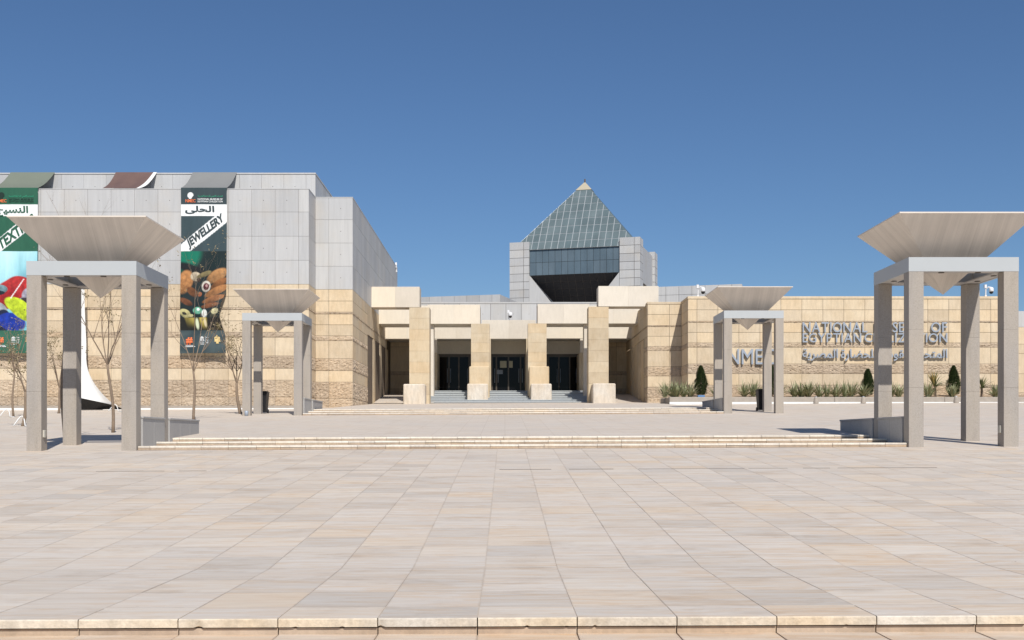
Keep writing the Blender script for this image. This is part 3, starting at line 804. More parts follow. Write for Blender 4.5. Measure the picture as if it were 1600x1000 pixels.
# ------------------------------------------------------------------ pavilions
def pavilion(label, X, Y, zb):
    hw = 1.34; z0 = 0; H = 4.60; bh = .345
    t = thing('pavilion', label, 'pavilion', (X, Y+hw, zb), 0, 'granite pavilions with inverted pyramid canopies')
    lw = .36
    for sx in (-1, 1):
        for sy in (-1, 1):
            cx, cy = sx*(hw-lw/2-.004), sy*(hw-lw/2-.004)
            core = link('leg', mesh('leg_core', boxv(-lw/2+.012, lw/2-.012, -lw/2+.012, lw/2-.012, -.3, H-bh), BOXF, 'granite'), t, (cx, cy, 0))
            for za, zc in ((-.3, 1.422), (1.4235, 2.842), (2.8435, H-bh)):
                link('leg_block', bevbox_mesh('leg_block', -lw/2, lw/2, -lw/2, lw/2, za, zc, 'granite', .004), core)
    # frame ring: outer fascia and soffit with an opening for the pyramid
    si = hw-.42
    for nm, (x0, x1, y0, y1) in (('fascia', (-hw, hw, -hw, -hw+.06)), ('fascia', (-hw, hw, hw-.06, hw)), ('fascia', (-hw, -hw+.06, -hw+.06, hw-.06)), ('fascia', (hw-.06, hw, -hw+.06, hw-.06))):
        link(nm, mesh(nm, boxv(x0, x1, y0, y1, H-bh, H), BOXF, 'beam'), t)
    sf = MB(); e = .062
    for q in ((-hw+e, hw-e, -hw+e, -si), (-hw+e, hw-e, si, hw-e), (-hw+e, -si, -si, si), (si, hw-e, -si, si)):
        sf.box(*q, H-bh+.012, H-bh+.045)
    so = sf.build('soffit', 'soffit', t)
    for (x, y) in ((-.45, -1.08), (.45, -1.08), (-1.08, -.5), (-1.08, .5), (1.08, -.5), (1.08, .5), (-.45, 1.08), (.45, 1.08)):
        mbx = MB(); mbx.tube([(x, y, H-bh-.006), (x, y, H-bh+.02)], .07, 12); mbx.build('downlight', 'frame', so)
    # inverted pyramid canopy
    hb = 1.675; zt = 5.62; tip = 3.85
    v = []; f = []; uv = []
    c4 = [(-hb, -hb), (hb, -hb), (hb, hb), (-hb, hb)]
    me = bpy.data.meshes.new('canopy')
    for i in range(4):
        a, b = c4[i], c4[(i+1) % 4]; k = len(v)
        v += [(a[0], a[1], zt), (b[0], b[1], zt), (0, 0, tip)]; f.append((k, k+2, k+1)); uv.append([(-hb, 0), (0, 2.4), (hb, 0)])
    me.from_pydata(v, [], f); ul = me.uv_layers.new(name='UVMap'); q = 0
    for i in range(4):
        for w_ in uv[i]: ul.data[q].uv = (w_[0]+i*7.3, w_[1]); q += 1
    me.materials.append(M['bowl']); link('canopy', me, t)
    rim = MB()
    for q in ((-hb, hb, -hb, -hb+.04), (-hb, hb, hb-.04, hb), (-hb, -hb+.04, -hb+.04, hb-.04), (hb-.04, hb, -hb+.04, hb-.04)): rim.box(*q, zt-.012, zt+.02)
    rim.build('rim', 'bowl', t)
    link('canopy_lining', mesh('canopy_lining', [(-hb+.05, -hb+.05, zt-.01), (hb-.05, -hb+.05, zt-.01), (hb-.05, hb-.05, zt-.01), (-hb+.05, hb-.05, zt-.01), (0, 0, tip+.08)], [(0, 1, 4), (1, 2, 4), (2, 3, 4), (3, 0, 4)], 'bowl'), t)
    return t
base = pavilion('grey granite pavilion with inverted pyramid canopy, nearest on the left', PX(127, 28.2), 28.2, PZ(703, 28.2))
pv = [base]
for label, X, Y, zb in (('grey granite pavilion with inverted pyramid canopy, nearest at the right edge', PX(1506, 28.2), 28.2, PZ(697, 28.2)),
                        ('smaller looking far pavilion on the left with black bin behind its leg', PX(425, 52), 52.0, PZ(649, 52)),
                        ('smaller looking far pavilion on the right in front of NMEC letters', PX(1178, 52), 52.0, PZ(645.3, 52))):
    c = copy_tree(base); c.location = (X, Y+1.34, zb); c['label'] = label; pv.append(c)

# stair side walls beside the pavilions
def cheek(label, X, side, ya, yb, zt, zb):
    t = thing('stair_wall', label, 'low wall', (X, (ya+yb)/2, zb), 0, 'low granite walls beside the steps')
    w = .17; h = zt-zb; L = (yb-ya)/2; x0, x1 = (-w, 0) if side < 0 else (0, w)
    n = max(1, int(round((yb-ya)/1.1)))
    link('wall_core', mesh('wall_core', boxv(x0+.012, x1-.012, -L+.012, L-.012, -.6, h-.06), BOXF, 'joint_grey'), t)
    for i in range(n):
        a = -L+2*L*i/n; b = -L+2*L*(i+1)/n
        link('granite_panel', bevbox_mesh('granite_panel', x0, x1, a+.003, b-.003, -.6, h-.05, 'panel_granite', .006), t)
    link('coping', bevbox_mesh('coping', x0-.02, x1+.02, -L-.01, L+.01, h-.05, h, 'panel_granite', .008), t)
for X, side, nm in ((XL, -1, 'left'), (XR, 1, 'right')):
    cheek('low granite wall panel between the legs of the near %s pavilion' % nm, X-side*.02, side, 28.62, 30.48, .545, -.3)
    cheek('low granite wall behind the rear leg of the near %s pavilion' % nm, X-side*.02, side, 30.92, 33.9, .545, -.2)
for X, side, nm in ((PX(472.5, 52), -1, 'left'), (XR, 1, 'right')):
    cheek('low granite wall panel between the legs of the far %s pavilion' % nm, X-side*.02, side, 52.4, 54.28, 1.84, 1.0)
    cheek('low granite wall behind the rear leg of the far %s pavilion' % nm, X-side*.02, side, 54.72, 57.6, 1.84, 1.1)

# fittings on pavilion legs
def fitting(name, label, x0, x1, y0, y1, z0, z1, mat): tag(bevbox(name, x0, x1, y0, y1, z0, z1, mat, None, .01), label, 'socket box')
lx = PX(41, 28.2)+.352
fitting('socket_box', 'ivory socket box low on leg of near left pavilion', lx, lx+.05, 28.30, 28.42, .02, .20, 'outlet')
rx = PX(1506, 28.2)+1.34-.364
fitting('socket_box', 'ivory socket box low on leg of near right pavilion', rx-.045, rx+.01, 28.32, 28.46, .13, .32, 'outlet')
zq = PZ(649, 52)
mb = MB(); xq = PX(384.5, 51.8); mb.tube([(0, 0, -.05), (0, 0, .19), (0, 0, .2)], [.085, .085, .07], 14)
tag(mb.build('steel_cup', 'steel', None, True, (xq, 51.88, zq)), 'short steel cylinder at foot of far left pavilion leg', 'cylinder')

# ------------------------------------------------------------------ wheeled bins
def bin_(label, X, Y, z):
    t = thing('wheeled_bin', label, 'bin', (X, Y, z), 0, 'black wheeled bins')
    w0, w1, h = .22, .28, .98
    v = [(-w0, -w0, .06), (w0, -w0, .06), (w0, w0+.02, .06), (-w0, w0+.02, .06), (-w1, -w1, h), (w1, -w1, h), (w1, w1+.05, h), (-w1, w1+.05, h)]
    link('body', mesh('body', v, BOXF, 'black_plastic'), t)
    mb = MB(); mb.box(-w1-.03, w1+.03, -w1-.04, w1+.06, h+.002, h+.03); mb.box(-w1+.03, w1-.03, -w1+.02, w1, h+.03, h+.075); mb.build('lid', 'black_plastic', t)
    mb = MB(); mb.tube([(-.2, w1+.1, h+.02), (.2, w1+.1, h+.02)], .018, 8); mb.build('handle', 'black_plastic', t)
    for s in (-1, 1):
        mb = MB(); mb.tube([(s*.20, w0+.05, .10), (s*.26, w0+.05, .10)], .10, 14); mb.build('wheel', 'black_plastic', t)
bin_('black wheeled bin behind rear leg of the far left pavilion', PX(408, 54.9), 55.1, zout(-11, 55.1))
bin_('black wheeled bin behind rear leg of the far right pavilion', PX(1193.5, 55.0), 55.2, zout(11, 55.2))

# ------------------------------------------------------------------ planter and plants
YK = 70.2
xk0 = PX(1046, YK); zk = zout(15, YK)
pl = thing('planter_bed', 'long concrete kerbed planting bed with white painted foot along right wall', 'planter', (xk0, YK, zk))
snap = snapshot(); xk1 = 50; ztk = PZ(620.3, YK)
n = 12; L = (xk1-xk0)/n
for i in range(n):
    bevbox('kerb_stone', xk0+L*i+.004, xk0+L*(i+1)-.004, YK, YK+.28, zk-.3, ztk, 'concrete', None, .03)
for i in range(3): bevbox('kerb_stone', xk0+.01, xk0+.28, YK+.285+i*1.3, YK+.28+(i+1)*1.3-.005, zk-.3, ztk-.01+i*.03, 'concrete', None, .03)
bevbox('painted_foot', xk0-.02, xk1, YK-.16, YK-.005, zk-.3, PZ(628.2, YK-.1), 'white', None, .02)
v, f = sheet([xk0+.2, 15, 18, 22, 26, 30, 40, 50], [YK+.2, YK+1.5, YK+3, YR+.02], lambda x, y: ztk-.10+(y-YK)*.09+noise.noise(Vector((x, y, 0)))*.12)
link('soil', mesh('soil', v, f, 'soil'))
attach(pl, snap)
def soilz(Y): return ztk-.12+(Y-YK)*.09

def blade(mb, base, az, tilt, L, w, droop, mi=0):
    d = Vector((math.cos(az), math.sin(az), 0)); side = Vector((-math.sin(az), math.cos(az), 0)); n = 4
    p = Vector(base); ang = tilt; k = len(mb.v)
    for i in range(n+1):
        s = i/n; ww = w*(1-s**1.8)*(.55+.9*s if s < .5 else 1.0)+.002
        up = Vector((0, 0, 1))*math.cos(ang)-d*math.sin(ang)*0
        mb.v += [tuple(p-side*ww+Vector((0, 0, ww*.45))), tuple(p), tuple(p+side*ww+Vector((0, 0, ww*.45)))]
        p = p+(d*math.sin(ang)+Vector((0, 0, 1))*math.cos(ang))*(L/n); ang += droop
    for i in range(n):
        a = k+i*3
        mb.f += [(a, a+1, a+4, a+3), (a+1, a+2, a+5, a+4)]; mb.mi += [mi, mi]
def agave(label, px, Y, h, spread, nb, mat='agave', group='spiky grey green plants in the bed'):
    mb = MB()
    nh = max(1, int(spread/.42))
    for _ in range(int(nb*2.0)):
        k = random.randrange(nh); bx = (k+.5)/nh*spread-spread/2+random.uniform(-.09, .09)
        az = random.uniform(0, 2*math.pi); t = random.uniform(.05, .85)
        blade(mb, (bx, random.uniform(-.12, .12), 0), az, t*1.25, h*1.02*random.uniform(.6, 1.12), random.uniform(.034, .055), random.uniform(-.02, .18))
    return tag(mb.build('spiky_plant', mat, None, False, (PX(px, Y), Y, soilz(Y)+.02)), label, 'plant', group)
PL = [(1045, 1.10, 1.0, 44, 'spiky pale green plant clump at left end of the bed'), (1068, 1.12, 1.3, 60, 'broad spiky plant clump beside the leftmost small conifer'),
      (1170, 1.10, 1.1, 60, 'spiky plant seen between legs of the far right pavilion'), (1217, 1.05, .6, 34, 'spiky plant just behind right leg of far right pavilion'),
      (1247, 1.08, .9, 50, 'spiky plant below the first letters of the sign, left of its neighbour'), (1263, 1.12, .8, 46, 'spiky plant below the letters NATIONAL, darker clump'),
      (1286, 1.0, .9, 46, 'spiky plant above the left small bollard light'), (1313, 1.0, 1.0, 50, 'spiky plant between the two left bollard lights'),
      (1330, 1.05, .7, 40, 'upright spiky plant left of the second conifer'), (1349, .95, .8, 40, 'spiky plant in front of the conifer beside the near pavilion'),
      (1398, 1.0, .9, 46, 'spiky plant seen between left legs of the near right pavilion'), (1450, 1.0, .8, 40, 'spiky plant left of the yellow tipped yucca'),
      (1488, .9, .7, 36, 'spiky plant in front of the rightmost conifer'), (1555, .9, .7, 36, 'small spiky plant right of the dark green yucca'), (1120, .9, .5, 26, 'small spiky plant left of far right pavilion leg')]
for px, h, sp, nb, lab in PL: agave(lab, px, 71.6+random.uniform(-.2, .3), h, sp, nb)
def yucca(label, px, Y, h, mats, n):
    t = thing('yucca', label, 'plant', (PX(px, Y), Y, soilz(Y)), 0, 'yuccas in the bed')
    mb = MB(); mb.tube([(0, 0, -.1), (0, 0, h*.45)], [.09, .07], 8); mb.build('stem', 'bark', t)
    mb = MB(); mb2 = MB()
    for _ in range(n): blade(mb, (0, 0, h*.42), random.uniform(0, 6.28), random.uniform(.0, 1.5), h*random.uniform(.55, .75), .035, .12)
    mb.build('leaves', mats[0], t)
    if len(mats) > 1:
        for _ in range(14): blade(mb2, (-.12, -.05, h*.45), random.uniform(0, 6.28), random.uniform(0, .45), h*.62, .045, .03)
        mb2.build('young_leaves', mats[1], t)
yucca('yucca with yellow tipped young leaves right of near pavilion leg', 1461, 72, 1.55, ('palm', 'yellow_leaf'), 40)
yucca('dark green fan shaped yucca between right legs of near pavilion', 1534, 72, 1.3, ('palm',), 55)
def conifer(label, px, Y, h, w):
    t = thing('small_conifer', label, 'tree', (PX(px, Y), Y, soilz(Y)), 0, 'small conical conifers in the bed')
    mb = MB(); mb.tube([(0, 0, -.1), (0, 0, h*.8)], [.06, .02], 6); mb.build('trunk', 'bark', t)
    mb = MB()
    for _ in range(4600):
        s = random.random()**.85; z = .12+s*(h-.12)
        prof = (1-s)**.6*(.5+.55*min(s*2.6, 1)**.8); az = random.uniform(0, 6.283)
        lump = 1+.38*noise.noise(Vector((math.cos(az)*2, math.sin(az)*2, z*3)))
        r = w*prof*lump*math.sqrt(random.uniform(.35, 1))
        p = Vector((r*math.cos(az), r*math.sin(az), z)); o = Vector((math.cos(az), math.sin(az), random.uniform(.7, 1.8))).normalized()
        sd = Vector((-math.sin(az), math.cos(az), random.uniform(-.4, .4))).normalized(); q = random.uniform(.045, .085)
        mb.add([tuple(p-sd*q*.4), tuple(p+sd*q*.4), tuple(p+o*q*1.6)], [(0, 1, 2)])
    mb.build('crown', 'cypress', t)
conifer('small dark conical conifer at the left end of the planting bed', 1095, 72.4, 1.9, .55)
conifer('small dark conifer mostly hidden behind far right pavilion legs', 1206, 72.6, 1.9, .55)
conifer('small dark conifer left of the near right pavilion legs', 1356, 72.6, 1.7, .5)
conifer('small dark conifer beside the rear leg of near right pavilion', 1490, 72.6, 1.9, .54)
tag(bevbox('blue_crate', PX(1090, 71.3), PX(1101, 71.3), 71.2, 71.6, soilz(71.3)+.02, soilz(71.3)+.17, 'blue', None, .02), 'small blue plastic crate at foot of the leftmost conifer', 'crate')
for px, lab in ((1275, 'small grey bollard light by the kerb, left of the pair'), (1349, 'small grey bollard light by kerb near the pavilion'), (1494, 'small grey bollard light by kerb behind near pavilion')):
    z = zout(PX(px, 69.6), 69.6); mb = MB()
    mb.tube([(0, 0, -.02), (0, 0, .10), (0, 0, .34), (0, 0, .36)], [.16, .15, .10, .085], 12)
    t = tag(mb.build('bollard_light', 'concrete', None, False, (PX(px, 69.6), 69.6, z)), lab, 'light', 'bollard lights along the planter')
    mb = MB(); mb.tube([(0, 0, .361), (0, 0, .39)], [.075, .06], 12); mb.build('cap', 'steel', t)

# ------------------------------------------------------------------ lettering
def text_mesh(body, ext, mat, offset=0.0, name='letter'):
    c = bpy.data.curves.new('txt', 'FONT'); c.body = body; c.extrude = ext; c.offset = offset; c.resolution_u = 3
    o = bpy.data.objects.new('txt', c); C.objects.link(o)
    dg = bpy.context.evaluated_depsgraph_get(); dg.update()
    me = bpy.data.meshes.new_from_object(o.evaluated_get(dg)); me.name = name
    bpy.data.objects.remove(o); bpy.data.curves.remove(c)
    me.materials.clear(); me.materials.append(M[mat] if isinstance(mat, str) else mat)
    return me
def bounds(me):
    xs_ = [v.co.x for v in me.vertices]; ys_ = [v.co.y for v in me.vertices]
    return min(xs_), max(xs_), min(ys_), max(ys_)
AR = {'ا': (0xFE8D, 0xFE8E), 'ل': (0xFEDD, 0xFEDE, 0xFEDF, 0xFEE0), 'م': (0xFEE1, 0xFEE2, 0xFEE3, 0xFEE4), 'ت': (0xFE95, 0xFE96, 0xFE97, 0xFE98),
      'ح': (0xFEA1, 0xFEA2, 0xFEA3, 0xFEA4), 'ف': (0xFED1, 0xFED2, 0xFED3, 0xFED4), 'ق': (0xFED5, 0xFED6, 0xFED7, 0xFED8), 'و': (0xFEED, 0xFEEE),
      'ي': (0xFEF1, 0xFEF2, 0xFEF3, 0xFEF4), 'ض': (0xFEBD, 0xFEBE, 0xFEBF, 0xFEC0), 'ر': (0xFEAD, 0xFEAE), 'ة': (0xFE93, 0xFE94),
      'ص': (0xFEB9, 0xFEBA, 0xFEBB, 0xFEBC), 'ى': (0xFEEF, 0xFEF0), 'ن': (0xFEE5, 0xFEE6, 0xFEE7, 0xFEE8), 'س': (0xFEB1, 0xFEB2, 0xFEB3, 0xFEB4), 'ج': (0xFE9D, 0xFE9E, 0xFE9F, 0xFEA0)}
def arabic(w):
    out = []; prev = False
    for i, ch in enumerate(w):
        fm = AR[ch]; nxt = i+1 < len(w) and len(fm) == 4
        out.append(chr(fm[3] if prev and nxt else fm[2] if nxt else fm[1] if prev else fm[0])); prev = nxt
    return ''.join(reversed(out))
_glyph = {}
def place_glyph(me_src, parent, x0, x1, z0, z1, Y):
    """copy of a glyph mesh scaled into x0..x1, z0..z1, upright on plane Y"""
    a, b, c_, d = bounds(me_src); me = me_src.copy()
    for v in me.vertices:
        x, y, z = v.co; v.co = (x0+(x-a)/(b-a)*(x1-x0), Y-z, z0+(y-c_)/(d-c_)*(z1-z0))
    me.flip_normals(); me.update()
    return link('letter', me, parent)
def sign_line(parent, word, x0, x1, z0, z1, Y, ext=.05, mat='steel', off=.006, gapf=.16):
    ms = [text_mesh(ch, ext, mat, off) for ch in word]
    ws = [bounds(m)[1]-bounds(m)[0] for m in ms]; g = gapf
    for i, ch in enumerate(word[:-1]):
        pass
    tot = sum(ws)+g*.72*(len(ws)-1); k = (x1-x0)/tot; x = x0
    for m, w_ in zip(ms, ws):
        place_glyph(m, parent, x, x+w_*k, z0, z1, Y); x += (w_+g*.72)*k
YL = YR-.12
def sign(label, loc): return thing('wall_sign', label, 'sign', loc, 0)
sg = sign('raised steel letters NATIONAL MUSEUM OF EGYPTIAN CIVILIZATION on right sandstone wall', (PX(1254, YL), YL, PZ(536, YL)))
snap = snapshot()
za, zb = PZ(519.3, YL), PZ(503.5, YL)
for w_, a, b in (('NATIONAL', 1254, 1355), ('MUSEUM', 1366, 1441), ('OF', 1454.5, 1479.5)): sign_line(None, w_, PX(a, YL), PX(b, YL), za, zb, YL)
za, zb = PZ(535, YL), PZ(520.7, YL)
for w_, a, b in (('EGYPTIAN', 1254, 1345.5), ('CIVILIZATION', 1350.5, 1480)): sign_line(None, w_, PX(a, YL), PX(b, YL), za, zb, YL)
attach(sg, snap)
sg = sign('raised steel Arabic lettering below the English sign on right wall', (PX(1254, YL), YL, PZ(566, YL)))
snap = snapshot()
def arabic_line(words, x0, x1, ztop, zbot, Y, ext, mat, off=.01, gap=.28):
    ms = [text_mesh(arabic(w_), ext, mat, off, 'word') for w_ in words]; bs = [bounds(m) for m in ms]
    tot = sum(b[1]-b[0] for b in bs)+gap*(len(ms)-1); k = (x1-x0)/tot; lo = min(b[2] for b in bs); hi = max(b[3] for b in bs); kz = (ztop-zbot)/(hi-lo)
    x = x1; res = []
    for m, b in zip(ms, bs):
        w_ = (b[1]-b[0])*k; res.append(place_glyph(m, None, x-w_, x, zbot+(b[2]-lo)*kz, zbot+(b[3]-lo)*kz, Y)); x -= w_+gap*k
    return res
arabic_line(['المتحف', 'القومي', 'للحضارة', 'المصرية'], PX(1254, YL), PX(1480, YL), PZ(545, YL), PZ(567.5, YL), YL, .045, 'steel', .014)
attach(sg, snap)
sg = sign('large raised steel letters NMEC behind the far right pavilion', (PX(1137, YL), YL, PZ(569, YL)))
snap = snapshot(); sign_line(None, 'NMEC', PX(1137, YL), PX(1213, YL), PZ(569.3, YL), PZ(545.5, YL), YL, .07, 'steel', 0.0, .2); attach(sg, snap)

# ------------------------------------------------------------------ banners on the left wing
def smooth(a, b, x):
    t = min(1, max(0, (x-a)/(b-a))); return t*t*(3-2*t)
def lerp3(a, b, t): return tuple(a[i]+(b[i]-a[i])*t for i in range(3))
def ell(u, v, cx, cy, rx, ry, rot=0, soft=.15, wob=.12):
    dx, dy = u-cx, (v-cy); c_, s_ = math.cos(rot), math.sin(rot)
    x, y = (dx*c_+dy*s_)/rx, (-dx*s_+dy*c_)/ry
    d = math.sqrt(x*x+y*y)+wob*noise.noise(Vector((u*3.1, v*3.1, cx*9)))
    return 1-smooth(1-soft, 1+soft, d)
RAT = 3.62      # banner height / width ; v measured in widths from the top
def blob(p, u, v, cx, cy, rx, ry, ro, cl, soft=.12, wob=.2, hl=.5):
    """one printed shape with a lit upper side and a dark rim"""
    k_ = ell(u, v, cx, cy, rx, ry, ro, soft, wob)
    if k_ <= 0: return p
    sh = 1+hl*((cy-v)/ry)*.6+.45*noise.noise(Vector((u*13+cx*7, v*13, cy)))+.25*noise.noise(Vector((u*34, v*34, cx)))
    sh *= .8
    return lerp3(p, tuple(max(0, c_*sh) for c_ in cl), k_)
def paint_jewel(u, v):
    base = (.032, .052, .058); W_ = (.80, .81, .80); col = base
    if v < .372: return base
    if v < .625: col = W_
    elif v < 1.395: col = lerp3(base, (.045, .075, .085), .5+.5*noise.noise(Vector((u*2.5, v*.5, 1))))
    if v < 1.395 and 1.243-.84*u < v < 1.557-.797*u: col = W_      # diagonal white bar
    if v >= 1.395:
        p = lerp3((.003, .018, .018), (.010, .016, .018), noise.noise(Vector((u*2, v*2, 4)))*.5+.5)
        p = lerp3(p, (.0, .17, .10), ell(u, v, .08, 1.42, .36, .40, .6, .25)*.9)
        p = blob(p, u, v, .22, 1.78, .34, .10, .35, (.008, .010, .012), .3)
        for a in ((.10, 2.08, .17, .25, .3, (.44, .20, .07)), (.26, 2.28, .15, .08, .7, (.16, .06, .02)), (.80, 1.93, .26, .12, -.55, (.42, .21, .08)), (.84, 2.10, .22, .075, -.55, (.24, .095, .03)),
                  (.80, 2.26, .28, .085, -.45, (.36, .16, .055)), (.78, 2.44, .26, .07, -.3, (.28, .115, .04)), (.74, 2.58, .24, .055, -.2, (.20, .075, .028)), (.15, 2.50, .16, .06, .4, (.14, .05, .02))):
            p = blob(p, u, v, *a)
        for a in ((.34, 1.96, .12, .10, 0, (.50, .42, .30)), (.40, 2.02, .05, .05, 0, (.05, .03, .02)), (.56, 2.17, .095, .11, .2, (.62, .58, .50)), (.56, 2.17, .06, .07, 0, (.09, .015, .02)), (.57, 2.15, .022, .03, 0, (.5, .3, .3)),
                  (.44, 2.33, .045, .05, 0, (.40, .12, .05)), (.50, 1.90, .20, .05, -.4, (.20, .16, .07)), (.44, 2.70, .15, .085, .1, (.16, .44, .30)), (.46, 2.67, .045, .03, 0, (.8, .86, .8)), (.62, 2.76, .065, .08, 0, (.78, .80, .74)),
                  (.10, 2.74, .14, .085, .3, (.48, .44, .20)), (.10, 2.75, .06, .03, .3, (.03, .03, .02)), (.27, 2.80, .07, .035, 0, (.55, .50, .25)), (.88, 2.70, .10, .07, -.3, (.66, .62, .36)), (.84, 2.80, .08, .03, 0, (.05, .05, .03))):
            p = blob(p, u, v, *a, .10, .35)
        if v > 2.84:
            p = lerp3((.010, .010, .008), (.58, .46, .10), max(0, min(1, noise.noise(Vector((u*6, v*1.6, 7)))*1.8))*smooth(3.14, 2.86, v))
            p = lerp3(p, (.74, .80, .55), ell(u, v, .42, 2.97, .04, .12, 0, .4)*.9); p = lerp3(p, (.70, .60, .40), ell(u, v, .62, 2.95, .03, .09, 0, .4)*.8)
        col = p
    if v > 3.12:
        col = lerp3(base, (.06, .085, .088), smooth(.3, .9, .5+.7*noise.noise(Vector((u*2.2+v*3, v*7, 3)))))
    return col
def paint_textile(u, v):
    base = (.022, .105, .062); W_ = (.80, .81, .80); col = base
    if .372 < v < .625: col = W_
    if .372 < v < 1.395 and 1.243-.84*u < v < 1.557-.797*u: col = W_
    if v > 1.395:
        p = lerp3((.50, .78, .82), (.17, .48, .57), min(1, max(0, smooth(0, 1, u*.5+(v-1.37)*.5)+.25*noise.noise(Vector((u*4, v*1.2, 5))))))
        p = lerp3(p, (.06, .20, .28), ell(u, v, .9, 2.15, .3, .35, 0, .6)*.7)
        for a in ((.54, 2.20, .40, .25, -.25, (.46, .03, .03)), (.30, 2.40, .32, .24, .2, (.36, .015, .02)), (.18, 2.22, .17, .10, 0, (.18, .30, .34)), (.16, 2.30, .14, .05, 0, (.01, .02, .03)), (.86, 2.36, .20, .17, .3, (.40, .38, .46)),
                  (.80, 2.48, .16, .06, .3, (.05, .04, .05)), (.12, 2.72, .22, .22, 0, (.36, .40, .42)), (.25, 2.92, .18, .25, .2, (.008, .015, .05)), (.45, 2.92, .30, .2, .3, (.01, .04, .36)), (.66, 2.66, .42, .19, .6, (.52, .66, .03))):
            p = blob(p, u, v, *a, .06, .15, .25)
        if abs((u-.58)*.9+(v-2.18)*.62) < .012 and 2.0 < v < 2.42: p = (.75, .72, .72)
        col = p
    if v > 3.12: col = lerp3(base, (.03, .12, .075), .5+.5*noise.noise(Vector((u*3, v*6, 3))))
    return col
def colour_material(name):
    t = NT(name); a = t.n('ShaderNodeVertexColor'); a.layer_name = 'print'
    n = t.noise(t.pos((3, 1, .5)), 1.4, 3); c = t.mix(a.outputs['Color'], t.ramp(n, [(.3, gray(.9)), (.7, gray(1.08))]), 1.0, 'MULTIPLY')
    return t.out(c, .55, spec=.35)
M['print'] = colour_material('printed_banner_cloth')
YB = YF-.16
def banner(label, x_left, paint, shape, strip_col, nu=84, nv=300):
    X0 = PX(x_left, YB); Wd = 2.6; Zt = ZT+.02; Hh = Wd*RAT
    t = thing('banner', label, 'banner', (X0, YB, Zt), 0, 'printed banners on the left wing')
    v = []; f = []; cols_ = []
    for j in range(nv+1):
        for i in range(nu+1):
            u, s = i/nu, j/nv
            dx, dy = shape(u, s); v.append((u*Wd+dx, dy, -s*Hh)); cols_.append(paint(u, s*RAT))
    for j in range(nv):
        for i in range(nu):
            a = j*(nu+1)+i; f.append((a, a+nu+1, a+nu+2, a+1))
    me = mesh('banner_cloth', v, f, 'print', True)
    ca = me.color_attributes.new('print', 'FLOAT_COLOR', 'POINT')
    for i, c_ in enumerate(cols_): ca.data[i].color = (*[max(0, q) for q in c_], 1)
    link('printed_cloth', me, t)
    # strip over the parapet
    v = []; f = []; n = 10; D = YS-YB
    for i in range(n+1):
        s = i/n; yy = D*s; zz = (ZTOP-Zt+.03)*s-.16*math.sin(math.pi*s)
        for k in range(9):
            v.append((Wd*k/8, yy, zz+.025*math.sin(k*1.7)*math.sin(math.pi*s)))
    for i in range(n):
        for k in range(8):
            a = i*9+k; f.append((a, a+1, a+10, a+9))
    link('parapet_strip', mesh('parapet_strip', v, f, strip_col, True), t)
    return t, Wd
M['strip_grey'] = mat_plain('grey_cloth', (.21, .212, .205), .7, .08, 1.2)
M['strip_green'] = mat_plain('grey_green_cloth', (.165, .185, .145), .7, .08, 1.2)
M['strip_brown'] = mat_plain('brown_cloth', (.15, .095, .08), .5, .15, 2)
M['dark_print'] = mat_plain('dark_teal_print', (.035, .055, .06), .6, .05, 3)
M['green_print'] = mat_plain('dark_green_print', (.022, .10, .06), .6, .05, 3)
M['orange_print'] = mat_plain('orange_print', (.72, .17, .06), .6, .05, 3)
M['white_print'] = mat_plain('white_print', (.70, .71, .70), .6, .05, 3)
M['teal_print'] = mat_plain('green_line_print', (.03, .30, .17), .6, .05, 3)
M['gold_print'] = mat_plain('gold_print', (.62, .46, .20), .6, .05, 3)
M['black_print'] = mat_plain('black_print', (.012, .03, .022), .6, .05, 3)
def shape_j(u, s):
    pinch = smooth(.60, .74, s)*(1-smooth(.76, .93, s))
    return (-.34*pinch*u+.06*smooth(.9, 1, s)*u+.03*math.sin(s*5), -.05-.10*math.sin(s*3.1)-.18*pinch*u-.30*smooth(.85, 1, s)*(.4+.6*u)+.035*math.sin(u*9+s*7)*(.3+s))
def shape_t(u, s): return (.02*math.sin(s*6), -.05-.06*math.sin(s*3.1)-.2*smooth(.85, 1, s)+.03*math.sin(u*8+s*6)*(.3+s))
bj, WB = banner('dark teal hanging banner reading JEWELLERY on the grey clad wing', 283, paint_jewel, shape_j, 'strip_grey')
bt, _ = banner('green hanging banner reading TEXTILES at the left edge of the photo', -12, paint_textile, shape_t, 'strip_green')
def put_text(parent, me, u0, u1, v0, v1, skew=None, shape=shape_j, affine=None):
    """text mesh laid on the banner: box u0..u1, v0..v1 (in banner widths, v down); skew = rotation about the lower left corner"""
    a, b, c_, d = bounds(me)
    for vv in me.vertices:
        x = (vv.co.x-a)/(b-a)*(u1-u0); y = (vv.co.y-c_)/(d-c_)*(v1-v0)
        if skew: x, y = x*math.cos(skew), y+x*math.sin(skew)
        u = u0+x; v_ = v1-y
        if affine:
            O, Bv, Uv = affine; p_, q_ = (vv.co.x-a)/(b-a), (vv.co.y-c_)/(d-c_)
            u = O[0]+Bv[0]*p_+Uv[0]*q_; v_ = O[1]+Bv[1]*p_+Uv[1]*q_
        dx, dy = shape(u, v_/RAT)
        vv.co = (u*WB+dx, dy-.025, -v_*WB)
    me.flip_normals()
    return link('lettering', me, parent)
T = lambda s, mat, off=0.0: text_mesh(s, 0.0, mat, off, 'lettering')
